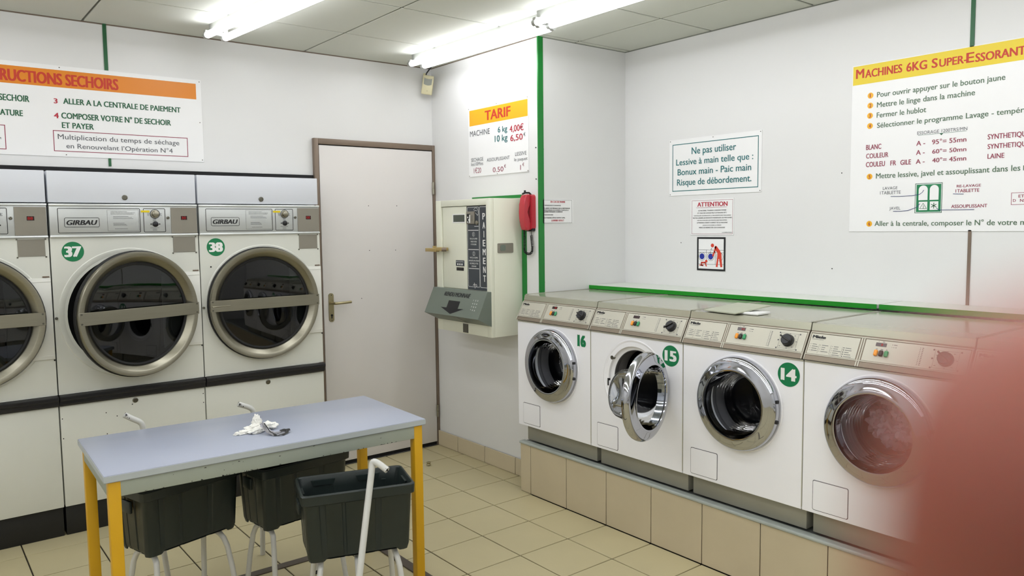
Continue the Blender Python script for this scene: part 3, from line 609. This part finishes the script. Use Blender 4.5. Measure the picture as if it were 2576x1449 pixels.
rect(s4, .010, .007, .292, .199, .0016, M['txM']); obj('underline', B().box(.042, -.0048, .157, .252, -.004, .1585), M['txM'], s4)
s5 = thing('pictogram_sign', 'square black-framed pictogram of a red figure and child before blue-doored machines', 'sign', (XW, 2.859, 1.262), R90)
obj('panel', B().box(0, -.004, 0, .196, -.0002, .192, .001, 1), M['sign'], s5)
obj('frame', B().frame(0, 0, .196, .192, .0105, -.0048, -.003), M['ink'], s5)
b = B(); Y = -.0045
for z in (.1175, .103, .036): b.box(.0105, Y, z, .1855, -.004, z+.0016)
for x in (.065, .127): b.box(x, Y, .036, x+.0016, -.004, .1175)
stuff(obj('machine_outline', b, M['ink'], s5))
b = B()
for x in (.035, .096, .158): b.lathe([(.0225, Y), (.0241, Y), (.0241, -.004), (.0225, -.004), (.0225, Y)], x, .081, 32)
stuff(obj('door_outline', b, M['ink'], s5))
for q in (.035, .096): obj('blue_door', B().disc(q, .081, .0172, Y, -.004, 28), M['picblue'], s5)
b = B(); Y = -.0050; b.disc(.108, .1445, .0108, Y, -.004, 24)
b.prism([(.122, .134), (.128, .143), (.137, .141), (.160, .115), (.170, .098), (.171, .070), (.176, .024), (.164, .022), (.155, .068), (.150, .068), (.144, .022), (.132, .024), (.141, .072), (.144, .102), (.134, .112)], Y, -.004)
b.strokes([(.130, .136), (.122, .108), (.112, .086)], .010, Y, -.004)
b.disc(.066, .054, .0082, Y, -.004, 20); b.strokes([(.058, .046), (.032, .045)], .009, Y, -.004); b.strokes([(.058, .046), (.066, .026)], .007, Y, -.004); b.strokes([(.032, .044), (.030, .030), (.044, .030)], .007, Y, -.004); b.strokes([(.020, .030), (.040, .028)], .006, Y, -.004)
stuff(obj('figure', b, M['picred'], s5))
stuff(obj('dashes', B().strokes([(.101, .128), (.098, .118)], .0022, Y, -.004).strokes([(.095, .110), (.092, .100)], .0022, Y, -.004), M['ink'], s5))
s6 = sign('breakdown_notice', 'small black-bordered notice beside the red phone', (2.953, YR, 1.543), 0, .236, .140, 'panne', x0=-.003, bold={'C': .04, 'K': .035}, cols={'K': 'ink'})
rect(s6, .000, .003, .226, .1365, .0012, M['ink'])
s7 = sign('instruction_sign', 'large white sign with yellow band at right giving the six washing steps', (XW, 1.945, 1.484), R90, 1.46, .789, 'big', bold={'R': .032, 'G': .014, 'M': .018, 'K': .0}, cols={'G': 'txO'})
band(s7, .004, .697, 1.455, .785, M['yellow'])
b = B()
nums = [(.091, .6395), (.091, .593), (.091, .546), (.092, .498), (.096, .260), (.100, .037)]
for i, (x, z) in enumerate(nums):
    nd = obj('number_dot', lambda: B().disc(0, 0, .0138, -.0044, -.004, 28), M['amber'], s7, key='ndot'); nd.location = (x, 0, z)
    obj('number', B().text(str(i+1), -(.004 if i else .003), -.0085, .0085 if i else .005, .017, -.0050, .02), M['txM'], nd, flat=True)
b = B(); b.box(.315, -.0046, .4315, .517, -.004, .4328); b.prism([(.407, .4315), (.422, .4315), (.4145, .4235)], -.0046, -.004); obj('underline', b, M['txG'], s7)
b = B(); b.frame(.309, .083, .426, .2165, .0022, -.0046, -.004); obj('diagram_border', b, M['txG'], s7)
obj('diagram', B().box(.315, -.0046, .088, .421, -.004, .211), M['sticker'], s7)
for x0, x1 in ((.325, .364), (.373, .411)):
    r = (x1-x0)/2; P = [(x0, .141), (x1, .141)] + [(x0+r+r*math.cos(a), .207-r+r*math.sin(a)) for a in [math.pi*k/12 for k in range(13)]]
    obj('diagram_window', B().prism(P, -.0052, -.0046), M['sign'], s7); obj('diagram_window', B().box(x0+.002, -.0052, .096, x1, -.0046, .134), M['sign'], s7)
b = B(); b.strokes([(.331, .103), (.346, .127), (.361, .103), (.331, .103)], .0018, -.0056, -.0052); b.text('J', .3435, .106, .005, .012, -.0056)
for k in range(3):
    a = math.pi*k/3+.52; b.strokes([(.392-.012*math.cos(a), .115-.012*math.sin(a)), (.392+.012*math.cos(a), .115+.012*math.sin(a))], .003, -.0056, -.0052)
stuff(obj('diagram_symbol', b, M['txG'], s7))
for P in ([(.2, .163), (.24, .162), (.298, .163), (.33, .168), (.341, .176), (.347, .186)], [(.213, .094), (.25, .0935), (.28, .096), (.316, .109), (.332, .125)], [(.558, .094), (.48, .0945), (.415, .095), (.403, .105)], [(.472, .164), (.514, .162)]): stuff(obj('pen_line', B().strokes(P, .0022, -.0060, -.0056), M['txB'], s7))
rect(s7, .698, .110, 1.1, .160, .0018, M['txM'])

# ================================================================ PAYMENT MACHINE
pt = thing('payment_machine', 'cream wall-mounted payment machine with grey coin tray, between the door and the red phone', 'payment machine', (2.692, 4.165, 0), R90)
b = B(); b.box(0, .024, .880, .576, .233, 1.693, .002); b.box(0, 0, .880, .060, .024, 1.693, .002); b.box(.533, 0, .880, .576, .024, 1.693, .002); b.box(.058, 0, 1.655, .535, .024, 1.693, .002); b.box(.058, 0, .880, .535, .024, 1.146, .002)
obj('body', b, M['term'], pt)
fd = obj('front_door', B().box(.064, .010, 1.151, .320, .024, 1.652, .002), M['term'], pt)
obj('screen_bezel', B().frame(.177, 1.553, .311, 1.608, .006, .008, .010), M['stickw'], fd)
obj('screen', B().box(.183, .0095, 1.559, .305, .012, 1.602), M['lcd'], fd)
cpz = obj('coin_label', B().rrect(.204, 1.289, .293, 1.325, .003, .0085, .010), M['navy'], fd)
b = B(); 
for x in (.226, .248, .270): b.disc(x, 1.3005, .0062, .0075, .0085, 16)
b.text('PIECES ACCEPTEES', .209, 1.3135, .078, .006, .0078, .01); stuff(obj('coin_mark', b, M['stickw'], fd))
obj('coin_slot', B().box(.209, .0088, 1.2615, .286, .010, 1.2815).box(.213, .0075, 1.265, .282, .0088, 1.278), M['btn_b'], fd)
lp = obj('label_panel', B().box(.323, .014, 1.151, .532, .024, 1.652), M['navy'], pt)
b = B(); y = .0134
for x0, z0, x1, z1 in ((.327, 1.168, .446, 1.646), (.450, 1.168, .535, 1.646)):
    P = rrpoly(x0, z0, x1, z1, .008); Q = rrpoly(x0+.0022, z0+.0022, x1-.0022, z1-.0022, .006); n = len(P)
    a = [b.v((p[0], y, p[1])) for p in P]; c = [b.v((p[0], y, p[1])) for p in Q]
    for i in range(n): b.f([a[i], a[(i+1) % n], c[(i+1) % n], c[i]])
for z in (1.506, 1.391, 1.277): b.box(.334, y, z, .438, .014, z+.0035)
for i, ch in enumerate('PAIEMENT'): b.text(ch, .480 if ch not in 'IM' else (.4895 if ch == 'I' else .478), 1.571-.0523*i, .026 if ch not in 'IM' else (.006 if ch == 'I' else .030), .037, y, .03)
for c_, z in (('1', 1.484), ('2', 1.368)):
    b.lathe([(.0115, y), (.0130, y)], .388, z, 24); b.text(c_, .385, z-.008, .006, .016, y, .02)
for s_, x, z, ww in (('SUR LE CLAVIER', .350, 1.4535, .076), ('TAPEZ VOTRE', .357, 1.436, .062), ('N° MACHINE', .360, 1.4195, .056), ('PAYEZ LA SOMME', .348, 1.340, .080), ('INDIQUÉE SUR L’ÉCRAN', .336, 1.322, .104), ('RECUPEREZ VOTRE', .346, 1.305, .084), ('MONNAIE', .364, 1.2885, .048)): b.text(s_, x, z, ww, .0085, y, .015)
b.box(.398, y, 1.530, .440, .014, 1.5325)
b.strokes([(.392, 1.628), (.405, 1.640), (.425, 1.640), (.440, 1.620), (.437, 1.600), (.428, 1.595)], .0016, y, .014); b.strokes([(.398, 1.622), (.412, 1.626), (.425, 1.622)], .002, y, .014); b.strokes([(.408, 1.612), (.420, 1.604), (.433, 1.597)], .002, y, .014)
b.strokes([(.375, 1.176), (.383, 1.186), (.388, 1.176), (.394, 1.188), (.400, 1.178), (.410, 1.186), (.414, 1.176), (.400, 1.168)], .0018, y, .014); b.strokes([(.388, 1.195), (.392, 1.172), (.396, 1.160)], .0016, y, .014)
stuff(obj('label_print', b, M['stickw'], lp, flat=True))
cr = obj('card_reader', B().box(.327, .004, 1.545, .408, .014, 1.620, .002), M['gplate'], pt)
obj('reader_mark', B().rrect(.336, 1.550, .372, 1.606, .002, .0032, .004), M['ink'], cr)
b = B(); 
for z in (1.585, 1.570, 1.557): b.disc(.346 if z != 1.57 else .356, z, .005, .0026, .0032, 12)
b.prism([(.362, 1.600), (.371, 1.602), (.371, 1.551), (.358, 1.552)], .0026, .0032); stuff(obj('reader_symbol', b, M['stickw'], cr))
obj('reader_slot', B().box(.388, .0035, 1.562, .391, .004, 1.598), M['ink'], cr)
obj('panel_lock', B().lathe([(.0125, .014), (.0125, .006), (.009, .004), (0, .004)], .430, 1.553, 24), M['steel'], pt)
ty = obj('coin_tray', B().prism([(0, 1.150), (-.028, 1.150), (-.099, .996), (-.002, .947), (0, .947)], .001, .575, 'x'), M['tray'], pt)
SL2 = Matrix.Translation((0, -.099, .996)) @ Matrix.Rotation(-math.atan2(.071, .154), 4, 'X')
b = B(SL2); b.text('RENDU MONNAIE', .150, .122, .275, .026, -.0008, .035, .2)
b2 = lambda u, v_: (.576*u, .1696*(1-v_))
P = [b2(.385, .44), b2(.595, .44), b2(.595, .72), b2(.70, .70), b2(.49, .94), b2(.275, .72), b2(.385, .72)]
f_ = [b.v((p[0], -.0008, p[1])) for p in P]; b.f(f_); stuff(obj('lettering', b, M['ink'], ty, flat=True))
b = B(SL2)
for r_, v_ in enumerate((.345, .465, .585, .70)):
    for c_ in range(3): b.text('147*2580369#'[c_*4+r_], .576*(.815+.035*c_), .1696*(1-v_)-.004, .007, .009, -.0008, .02)
stuff(obj('keypad_print', b, M['stickw'], ty, flat=True))
obj('coin_chute', B().prism([(-.085, .9885), (-.087, .9885), (-.006, .948), (-.004, .948)], .30, .345, 'x'), M['steeld'], ty)
obj('coin_outlet', B().box(.283, -.0015, .886, .338, 0, .940).box(.287, -.002, .890, .334, -.0015, .936), M['steeld'], pt)
sl = obj('side_lock', B(Matrix.Translation((.576, .048, 1.375)) @ Matrix.Rotation(math.pi/2, 4, 'Z')).rrect(0, 0, .114, .056, .006, -.006, 0), M['gplate'], pt)
obj('lock_button', B(Matrix.Translation((.576, .048, 1.375)) @ Matrix.Rotation(math.pi/2, 4, 'Z')).rrect(.018, .012, .054, .046, .008, -.009, -.006), M['tray'], sl)
b = B(); b.box(-.055, -.050, 1.375, .065, -.020, 1.397, .002); b.box(.050, -.045, 1.381, .125, -.012, 1.403, .002); b.box(.108, -.02, 1.383, .122, .010, 1.401, .002); b.box(-.012, -.022, 1.378, -.002, .004, 1.41, .001, 1)
obj('lock_bar', b, M['mdf'], pt)
b = B(); b.cyl((.12, -.04, 1.39), (.136, -.015, 1.39), .012, 14); obj('padlock', b, M['brown'], pt)

# ================================================================ PHONE
ph = thing('wall_telephone', 'red wall telephone with a coiled black cord, beside the payment machine', 'telephone', (XP, 3.530, 0), R90)
b = B(); b.rrect(.004, 1.508, .070, 1.712, .018, -.030, 0, 6); obj('base', b, M['red'], ph)
b = B(); b.rrect(.008, 1.498, .066, 1.52, .008, -.026, -.002, 4); obj('base_foot', b, M['black'], ph)
prof = [(-.028, 1.525), (-.030, 1.508), (-.045, 1.503), (-.062, 1.508), (-.071, 1.530), (-.076, 1.570), (-.078, 1.610), (-.076, 1.655), (-.071, 1.690), (-.060, 1.708), (-.044, 1.713), (-.030, 1.706), (-.029, 1.668), (-.042, 1.655), (-.052, 1.640), (-.054, 1.610), (-.052, 1.580), (-.042, 1.562), (-.029, 1.550)]
b = B(); b.prism(prof, .010, .060, 'x'); bmesh.ops.bevel(b.bm, geom=[e for e in b.bm.edges if abs(e.verts[0].co.x-e.verts[1].co.x) < 1e-5], offset=.007, segments=3, affect='EDGES', profile=.5)
obj('handset', b, M['red'], ph)
b = B(); b.sweep([(.035, -.070, 1.715), (.035, -.050, 1.722), (.035, -.02, 1.722), (.035, -.004, 1.71)], .0055, 10); b.cyl((.035, -.052, 1.718), (.035, -.052, 1.736), .006, 10); obj('cradle_hook', b, M['black'], ph)
path = [(.020, -.048, 1.503), (.019, -.046, 1.47), (.010, -.038, 1.43), (.002, -.034, 1.40), (.004, -.032, 1.380), (.020, -.028, 1.368), (.040, -.024, 1.366), (.056, -.020, 1.378), (.058, -.018, 1.41), (.048, -.014, 1.45), (.042, -.012, 1.475)]
def interp(P, n):
    P = [Vector(p) for p in P]; L = [0]
    for a, c in zip(P, P[1:]): L.append(L[-1]+(c-a).length)
    out = []
    for i in range(n):
        s_ = L[-1]*i/(n-1); k = max(j for j in range(len(L)-1) if L[j] <= s_+1e-9); out.append(P[k].lerp(P[k+1], (s_-L[k])/(L[k+1]-L[k])))
    return out
pp = interp(path, 460); hx = []
for i, p in enumerate(pp):
    t_ = (pp[min(i+1, 459)]-pp[max(i-1, 0)]).normalized(); u = t_.cross(Vector((0, 1, 0))).normalized(); v_ = t_.cross(u); a = i*2*math.pi/11
    hx.append(p + (u*math.cos(a)+v_*math.sin(a))*.0062)
b = B(); b.sweep(hx, .0021, 5); b.sweep([(.042, -.012, 1.475), (.040, -.012, 1.50)], .0015, 6); b.sweep([(.020, -.048, 1.50), (.020, -.048, 1.512)], .004, 8)
obj('coiled_cord', b, M['cordb'], ph)

# ================================================================ MOTION DETECTOR
dt = thing('motion_detector', 'beige motion detector hanging in the corner under the ceiling above the door', 'detector', (2.845, 4.47, 2.475), math.radians(-34))
dt.rotation_euler = (math.radians(8), math.radians(9), math.radians(-34))
b = B(); b.box(-.036, -.024, -.062, .036, .022, .062, .006, 3); obj('housing', b, M['beige'], dt)
b = B(); b.prism([(-.026, .004), (-.014, -.001), (0, -.003), (.014, -.001), (.026, .004), (.027, .043), (.013, .040), (0, .039), (-.013, .040), (-.027, .043)], -.0255, -.023); obj('lens', b, M['lens'], dt)
obj('hood', B().box(-.030, -.029, .044, .030, -.022, .049, .002), M['beige'], dt)
b = B(); b.disc(.002, -.038, .002, -.0248, -.024, 8); obj('indicator', b, M['ink'], dt)
b = B(); b.box(-.040, .02, .03, -.022, .05, .075, .004); b.cyl((-.03, .03, .05), (.01, .09, .05), .008, 8); obj('bracket', b, M['beige'], dt)
b = B(); b.sweep([(-.020, .006, .058), (-.018, .008, .075), (-.004, .012, .100), (.012, .016, .128)], .0042, 8); obj('cable', b, M['cordb'], dt)

# ================================================================ TABLE
tb = thing('work_table', 'pale blue-grey laminate table on yellow square legs in front of the dryers', 'table', (.481, 2.742, 0), math.radians(-1.92))
TL, TD, TZ = 1.195, .572, .740
obj('table_top', B().box(0, 0, TZ-.026, TL, TD, TZ, .003), M['ttop'], tb)
obj('top_edging', B().box(-.0008, -.0008, TZ-.0235, TL+.0008, TD+.0008, TZ-.003, .0005, 1), M['tedge'], tb)
for q in ((.045, TD-.028, TL-.045, TD-.008), (.012, .045, .032, TD-.045), (TL-.032, .045, TL-.012, TD-.045), (.045, .008, TL-.045, .028)):
    apo = obj('apron_rail', B().box(q[0], q[1], TZ-.078, q[2], q[3], TZ-.026, .002), M['apron'], tb)
b = B(); r = random.Random(5)
for i in range(46):
    x = r.choice([r.uniform(.12, .62), r.uniform(.3, .5), r.uniform(.6, 1.1)]); z = TZ-.078+abs(r.gauss(0, .0012)); 
    if i > 36: z = TZ-.078+r.uniform(.02, .05)
    b.prism([(x, z), (x+r.uniform(.002, .010), z+.0005), (x+r.uniform(.001, .005), z+r.uniform(.0015, .004))], .0074, .008)
stuff(obj('paint_chip', b, M['ink'], apo))
for x in (.012, TL-.050):
    for y_ in (.006, TD-.044):
        o = obj('leg', lambda: B().box(0, 0, .012, .038, .038, TZ-.026, .003), M['legy'], tb, key='tleg'); o.location = (x, y_, 0)
        f2 = obj('foot', lambda: B().box(.001, .001, 0, .037, .037, .012, .002), M['black'], o, key='tfoot')
# crumpled tissue and torn wrapper
def crumple(b, c, rx, ry, rz_, seed, amp=.5, fr=2.2, sub=4):
    g = bmesh.ops.create_icosphere(b.bm, subdivisions=sub, radius=1.)
    for v in g['verts']:
        d = v.co.normalized(); n = noise.noise(d*fr+Vector((seed, 0, 0)))*amp - abs(noise.noise(d*fr*2.3+Vector((0, seed, 0))))*amp*.8 + abs(noise.noise(d*fr*5+Vector((0, 0, seed))))*amp*.3
        k = 1+n; v.co = Vector((c[0]+d.x*rx*k, c[1]+d.y*ry*k, max(TZ+.0006, c[2]+d.z*rz_*k)))
b = B()
crumple(b, (1.065, 2.98, TZ+.010), .036, .030, .020, 1.1); crumple(b, (1.078, 2.995, TZ+.030), .018, .016, .026, 2.7, .45, 2.6); crumple(b, (1.025, 2.965, TZ+.006), .036, .018, .009, 4.2); crumple(b, (1.112, 2.965, TZ+.016), .032, .022, .015, 6.5); crumple(b, (.992, 2.962, TZ+.004), .016, .012, .008, 9.1); crumple(b, (1.055, 2.94, TZ+.009), .030, .016, .012, 12.3)
tag(obj('crumpled_tissue', b, M['tissue']), 'crumpled white tissue heaped on the blue-grey table', 'tissue')
wr = thing('torn_wrapper', 'torn silver and black wrapper leaning against the white tissue', 'wrapper', (-.018, -.045, 0))
def sheet(cp, th=.0006, nu=14, nv=8, jit=.0022, seed=1):
    b = B(); R_ = []
    for i in range(nu+1):
        row = []
        for j in range(nv+1):
            u, v_ = i/nu, j/nv; m_ = len(cp)-1; k = min(int(u*m_), m_-1); f0 = u*m_-k
            a, c = [Vector(x) for x in cp[k]], [Vector(x) for x in cp[k+1]]
            p = a[0].lerp(a[1], v_).lerp(c[0].lerp(c[1], v_), f0)
            p += Vector((0, 0, 1))*noise.noise(p*90+Vector((seed, 0, 0)))*jit*2
            p.z = max(p.z, TZ+.0008); row.append(b.v(p))
        R_.append(row)
    for i in range(nu):
        for j in range(nv): b.f([R_[i][j], R_[i+1][j], R_[i+1][j+1], R_[i][j+1]])
    return b
obj('silver_sheet', sheet([((1.075, 2.955, TZ+.040), (1.10, 2.985, TZ+.042)), ((1.090, 2.925, TZ+.012), (1.112, 2.96, TZ+.014)), ((1.105, 2.895, TZ+.002), (1.130, 2.94, TZ+.003)), ((1.155, 2.90, TZ+.004), (1.170, 2.945, TZ+.006))]), M['foil'], wr)
obj('black_edge', sheet([((1.088, 2.947, TZ+.043), (1.094, 2.951, TZ+.043)), ((1.100, 2.914, TZ+.012), (1.107, 2.919, TZ+.012)), ((1.112, 2.884, TZ+.003), (1.120, 2.893, TZ+.005)), ((1.140, 2.878, TZ+.002), (1.146, 2.892, TZ+.006)), ((1.170, 2.900, TZ+.006), (1.174, 2.925, TZ+.010))], seed=4, nu=24, nv=3), M['ink'], wr)
obj('black_flap', sheet([((1.150, 2.915, TZ+.004), (1.146, 2.940, TZ+.008)), ((1.178, 2.905, TZ+.010), (1.182, 2.928, TZ+.013))], seed=8, nu=6, nv=5), M['ink'], wr)
# small fitting on the floor
b = B(); b.sweep([(2.60, 4.165, .004), (2.60, 4.165, .008), (2.60, 4.165, .013), (2.60, 4.165, .018), (2.60, 4.165, .024), (2.60, 4.165, .028)], [.012, .015, .010, .013, .015, .009], 16)
tag(obj('metal_fitting', b, M['brass']), 'small brass-coloured fitting lying on the floor tiles in front of the door', 'fitting')
b = B(); b.prism([(2.60, 2.20), (2.615, 2.19), (2.62, 2.206), (2.61, 2.215)], .0005, .002, 'z') if 0 else b.box(1.93, 2.30, .0005, 1.945, 2.312, .004, .001, 1)
tag(obj('paper_scrap', b, M['tissue']), 'tiny white paper scrap on the floor at the bottom edge of the photo', 'scrap')

# ================================================================ BINS ON TUBULAR STANDS
def outline(hx, hy, groove, r=.018):
    P = []
    def side(a, c, n, out):   # points along a side with narrow vertical grooves
        for t_ in (0, .05, .09, .105, .145, .16, .32, .33, .352, .362, .66, .675, .715, .73, .91, .95, 1):
            g = groove if .10 < t_ < .15 or .325 < t_ < .355 or .67 < t_ < .72 else 0
            p = Vector(a).lerp(Vector(c), t_) - Vector(out)*g; P.append((p.x, p.y, t_))
    side((-hx+r, -hy), (hx-r, -hy), 0, (0, -1)); P.append((hx-.3*r, -hy+.3*r, 0))
    side((hx, -hy+r), (hx, hy-r), 0, (1, 0)); P.append((hx-.3*r, hy-.3*r, 0))
    side((hx-r, hy), (-hx+r, hy), 0, (0, 1)); P.append((-hx+.3*r, hy-.3*r, 0))
    side((-hx, hy-r), (-hx, -hy+r), 0, (-1, 0)); P.append((-hx+.3*r, -hy+.3*r, 0))
    return P
def bin_shell():
    b = B(); H = .252; rows = []
    def ring(hx, hy, g, z, scal=0): rows.append([b.v((x, y_, z+(scal if .12 < t_ < .93 and t_ else 0))) for x, y_, t_ in outline(hx, hy, g)])
    ring(.178, .093, .003, 0, .012); ring(.183, .098, .005, .02, .006); ring(.192, .108, .005, .208); ring(.194, .110, 0, .212)
    ring(.197, .113, 0, .214); ring(.202, .118, 0, .216); ring(.2035, .1195, 0, H-.004); ring(.200, .116, 0, H); ring(.195, .111, 0, H); ring(.192, .108, 0, H-.004)
    ring(.188, .104, 0, .20); ring(.178, .094, 0, .012)
    n = len(rows[0])
    for a, c in zip(rows, rows[1:]):
        for i in range(n): b.f([a[i], a[(i+1) % n], c[(i+1) % n], c[i]])
    b.f(rows[-1]); b.f([b.v((v.co.x*.98, v.co.y*.98, .006)) for v in rows[0]][::-1])
    return b
def basket(loc, ang, label):
    t = thing('plastic_bin', label, 'bin', loc, math.radians(ang), 'dark green plastic bins')
    obj('shell', bin_shell, M['bin'], t, key='bshell')
    for x, y0 in ((-.10, .098), (.07, .098), (-.10, -.106), (.07, -.106)): obj('grip', lambda: B().prism([(-.045, .236), (.045, .236), (.038, .216), (-.038, .216)], 0, .008), M['bin'], t, key='bgrip').location = (x, y0, 0)
    for x in (.182, -.190): obj('grip', lambda: B().prism([(-.035, .236), (.035, .236), (.030, .214), (-.030, .214)], 0, .008, 'x'), M['bin'], t, key='bgrip2').location = (x, 0, 0)
    obj('side_clip', lambda: B().box(-.2075, -.03, .16, -.196, .03, .205, .003), M['bin'], t, key='bclip')
basket((1.275, 2.562, .350), -17.5, 'dark green plastic bin nearest the camera, in front of the right table leg')
basket((.795, 3.081, .350), 15.4, 'dark green plastic bin at left under the table, by the yellow front leg')
basket((1.232, 3.025, .350), 8, 'dark green plastic bin in the middle under the table, behind the nearest bin')
def stand(cx, cy, ang, post, label):
    t = thing('bin_stand', label, 'stand', (cx, cy, 0), math.radians(ang), 'white tubular bin stands')
    def legs(sx):
        def mk():
            x = sx*.135
            P = [(x+sx*.030, -.125, .012), (x+sx*.018, -.098, .20), (x+sx*.010, -.082, .285), (x+sx*.004, -.070, .315), (x, -.050, .331), (x, 0, .336), (x, .050, .331), (x+sx*.004, .070, .315), (x+sx*.010, .082, .285), (x+sx*.018, .098, .20), (x+sx*.030, .125, .012)]
            b = B(); b.sweep(P, .0105, 12); return b
        return mk
    for sx in (-1, 1):
        lg = obj('leg_frame', legs(sx), M['tubew'], t, key='slegs%d' % sx)
        for q in (-.125, .125): obj('rubber_foot', lambda: B().cyl((0, 0, 0), (0, 0, .016), .014, 12), M['rubber'], lg, key='sfoot').location = (sx*.165, q, 0)
    obj('cross_tube', lambda: B().cyl((-.135, .0, .333), (.135, .0, .333), .009, 12), M['tubew'], t, key='scross')
    obj('round_plate', lambda: B(Matrix.Rotation(math.pi/2, 4, 'X')).lathe([(0, -.349), (.085, -.349), (.092, -.345), (.090, -.340), (.06, -.328), (0, -.325)], 0, 0, 40), M['tubew'], t, key='splate')
    inv = (Matrix.Translation((cx, cy, 0)) @ Matrix.Rotation(math.radians(ang), 4, 'Z')).inverted()
    P = [inv @ Vector(p) for p in post]
    def smooth(P):
        for _ in range(2):
            Q = [P[0]]
            for a, c in zip(P, P[1:]): Q += [a.lerp(c, .25), a.lerp(c, .75)]
            Q.append(P[-1]); P = Q
        return P
    P2 = smooth(P[:-1]+[P[-1]])
    b = B(); b.sweep(P2, .0115, 14, cap=False)
    e = (P2[-1]-P2[-2]).normalized(); b.sweep([P2[-1], P2[-1]-e*.04], .0085, 12, cap=True); po = obj('handle_post', b, M['tubew'], t)
    b = B(); r = random.Random(int(cx*100)); 
    for i in range(7):
        k = -1-(i % 4); p = P2[k] + Vector((0, -.0118, .004*(i % 3)-.004)); b.disc(p.x, p.z, .0016+.001*(i % 2), p.y, p.y+.003, 6)
    stuff(obj('paint_chip', b, M['ink'], po))
    b = B(); q = inv @ Vector(post[1]); b.cyl((0, 0, .330), (q.x, q.y, q.z), .008, 10); obj('strut', b, M['tubew'], t)
stand(1.275, 2.562, -17.5, [(1.06, 2.24, .0), (1.158, 2.315, .335), (1.215, 2.36, .53), (1.262, 2.395, .690), (1.266, 2.398, .712), (1.275, 2.385, .712), (1.295, 2.345, .688)], 'white tubular stand under the nearest bin, its handle post rising in front')
stand(.795, 3.081, 15.4, [(.85, 3.52, .0), (.80, 3.44, .335), (.772, 3.42, .6), (.757, 3.42, .715), (.750, 3.42, .742), (.725, 3.42, .757), (.688, 3.42, .783)], 'white tubular stand under the left bin, its bent handle showing left of the tissue')
stand(1.232, 3.025, 8, [(1.27, 3.52, .0), (1.25, 3.44, .335), (1.236, 3.45, .6), (1.228, 3.45, .690), (1.224, 3.45, .715), (1.205, 3.45, .730), (1.160, 3.45, .749)], 'white tubular stand under the middle bin, its bent handle showing behind the tissue')

# ================================================================ THE PHOTOGRAPHER'S HAND, one finger in front of the lens
def W_(x, y_, d): return CAM + RT*x + UP*y_ + FW*d
J = [  # joints: position right/up/forward of the camera in metres, radius
 (( .062, -.120, .020), .030), ((.085, -.185, -.010), .026), ((.110, -.25, -.05), .030), ((.14, -.33, -.11), .036),   # palm, wrist, forearm
 ((.044, -.072, .040), .0135), ((.0262, -.041, .037), .0102), ((.0214, -.018, .0265), .0096), ((.0196, .0006, .0222), .0088),   # forefinger over the lens
 ((.055, -.066, .038), .0130), ((.046, -.040, .068), .0095), ((.030, -.042, .078), .0085), ((.016, -.052, .072), .0075),
 ((.068, -.068, .034), .0125), ((.072, -.045, .070), .0092), ((.056, -.052, .086), .0082), ((.040, -.064, .080), .0072),
 ((.080, -.074, .026), .0115), ((.090, -.058, .056), .0082), ((.078, -.064, .070), .0074), ((.064, -.074, .066), .0065),
 ((.040, -.125, .012), .0150), ((.018, -.105, .000), .0115), ((.004, -.085, -.006), .0100), ((-.006, -.070, -.006), .0082)]
E_ = [(0, 1), (1, 2), (2, 3), (0, 4), (4, 5), (5, 6), (6, 7), (0, 8), (8, 9), (9, 10), (10, 11), (0, 12), (12, 13), (13, 14), (14, 15), (0, 16), (16, 17), (17, 18), (18, 19), (0, 20), (20, 21), (21, 22), (22, 23)]
root = W_(*J[1][0])
me = bpy.data.meshes.new('hand'); me.from_pydata([W_(*j[0])-root for j in J], E_, [])
ho = bpy.data.objects.new('hand', me); COL.objects.link(ho); ho.location = root
mod = ho.modifiers.new('skin', 'SKIN'); me.skin_vertices.new() if not me.skin_vertices else None
for i, sv in enumerate(me.skin_vertices[0].data): sv.radius = (J[i][1], J[i][1]); sv.use_root = (i == 0)
ss = ho.modifiers.new('sub', 'SUBSURF'); ss.levels = 2; ss.render_levels = 2
dg = bpy.context.evaluated_depsgraph_get(); m2 = bpy.data.meshes.new_from_object(ho.evaluated_get(dg)); ho.modifiers.clear(); ho.data = m2
m2.materials.clear(); m2.materials.append(M['skin'])
for p in m2.polygons: p.use_smooth = True
tag(ho, "photographer's hand, its out-of-focus pink fingertip covering the lower right corner", 'hand')

sp = thing('smartphone', 'black smartphone held behind the lens by the hand, taking the photo', 'phone', (0, 0, 0))
PM = Matrix(((RT.x, FW.x, UP.x, CAM.x), (RT.y, FW.y, UP.y, CAM.y), (RT.z, FW.z, UP.z, CAM.z), (0, 0, 0, 1)))   # x right, y forward, z up
obj('phone_body', B(PM).box(-.045, -.0095, -.062, .106, -.0016, .013, .003, 3), M['black'], sp)
obj('phone_screen', B(PM).box(-.041, -.0101, -.058, .102, -.0096, .009), M['btn_b'], sp)
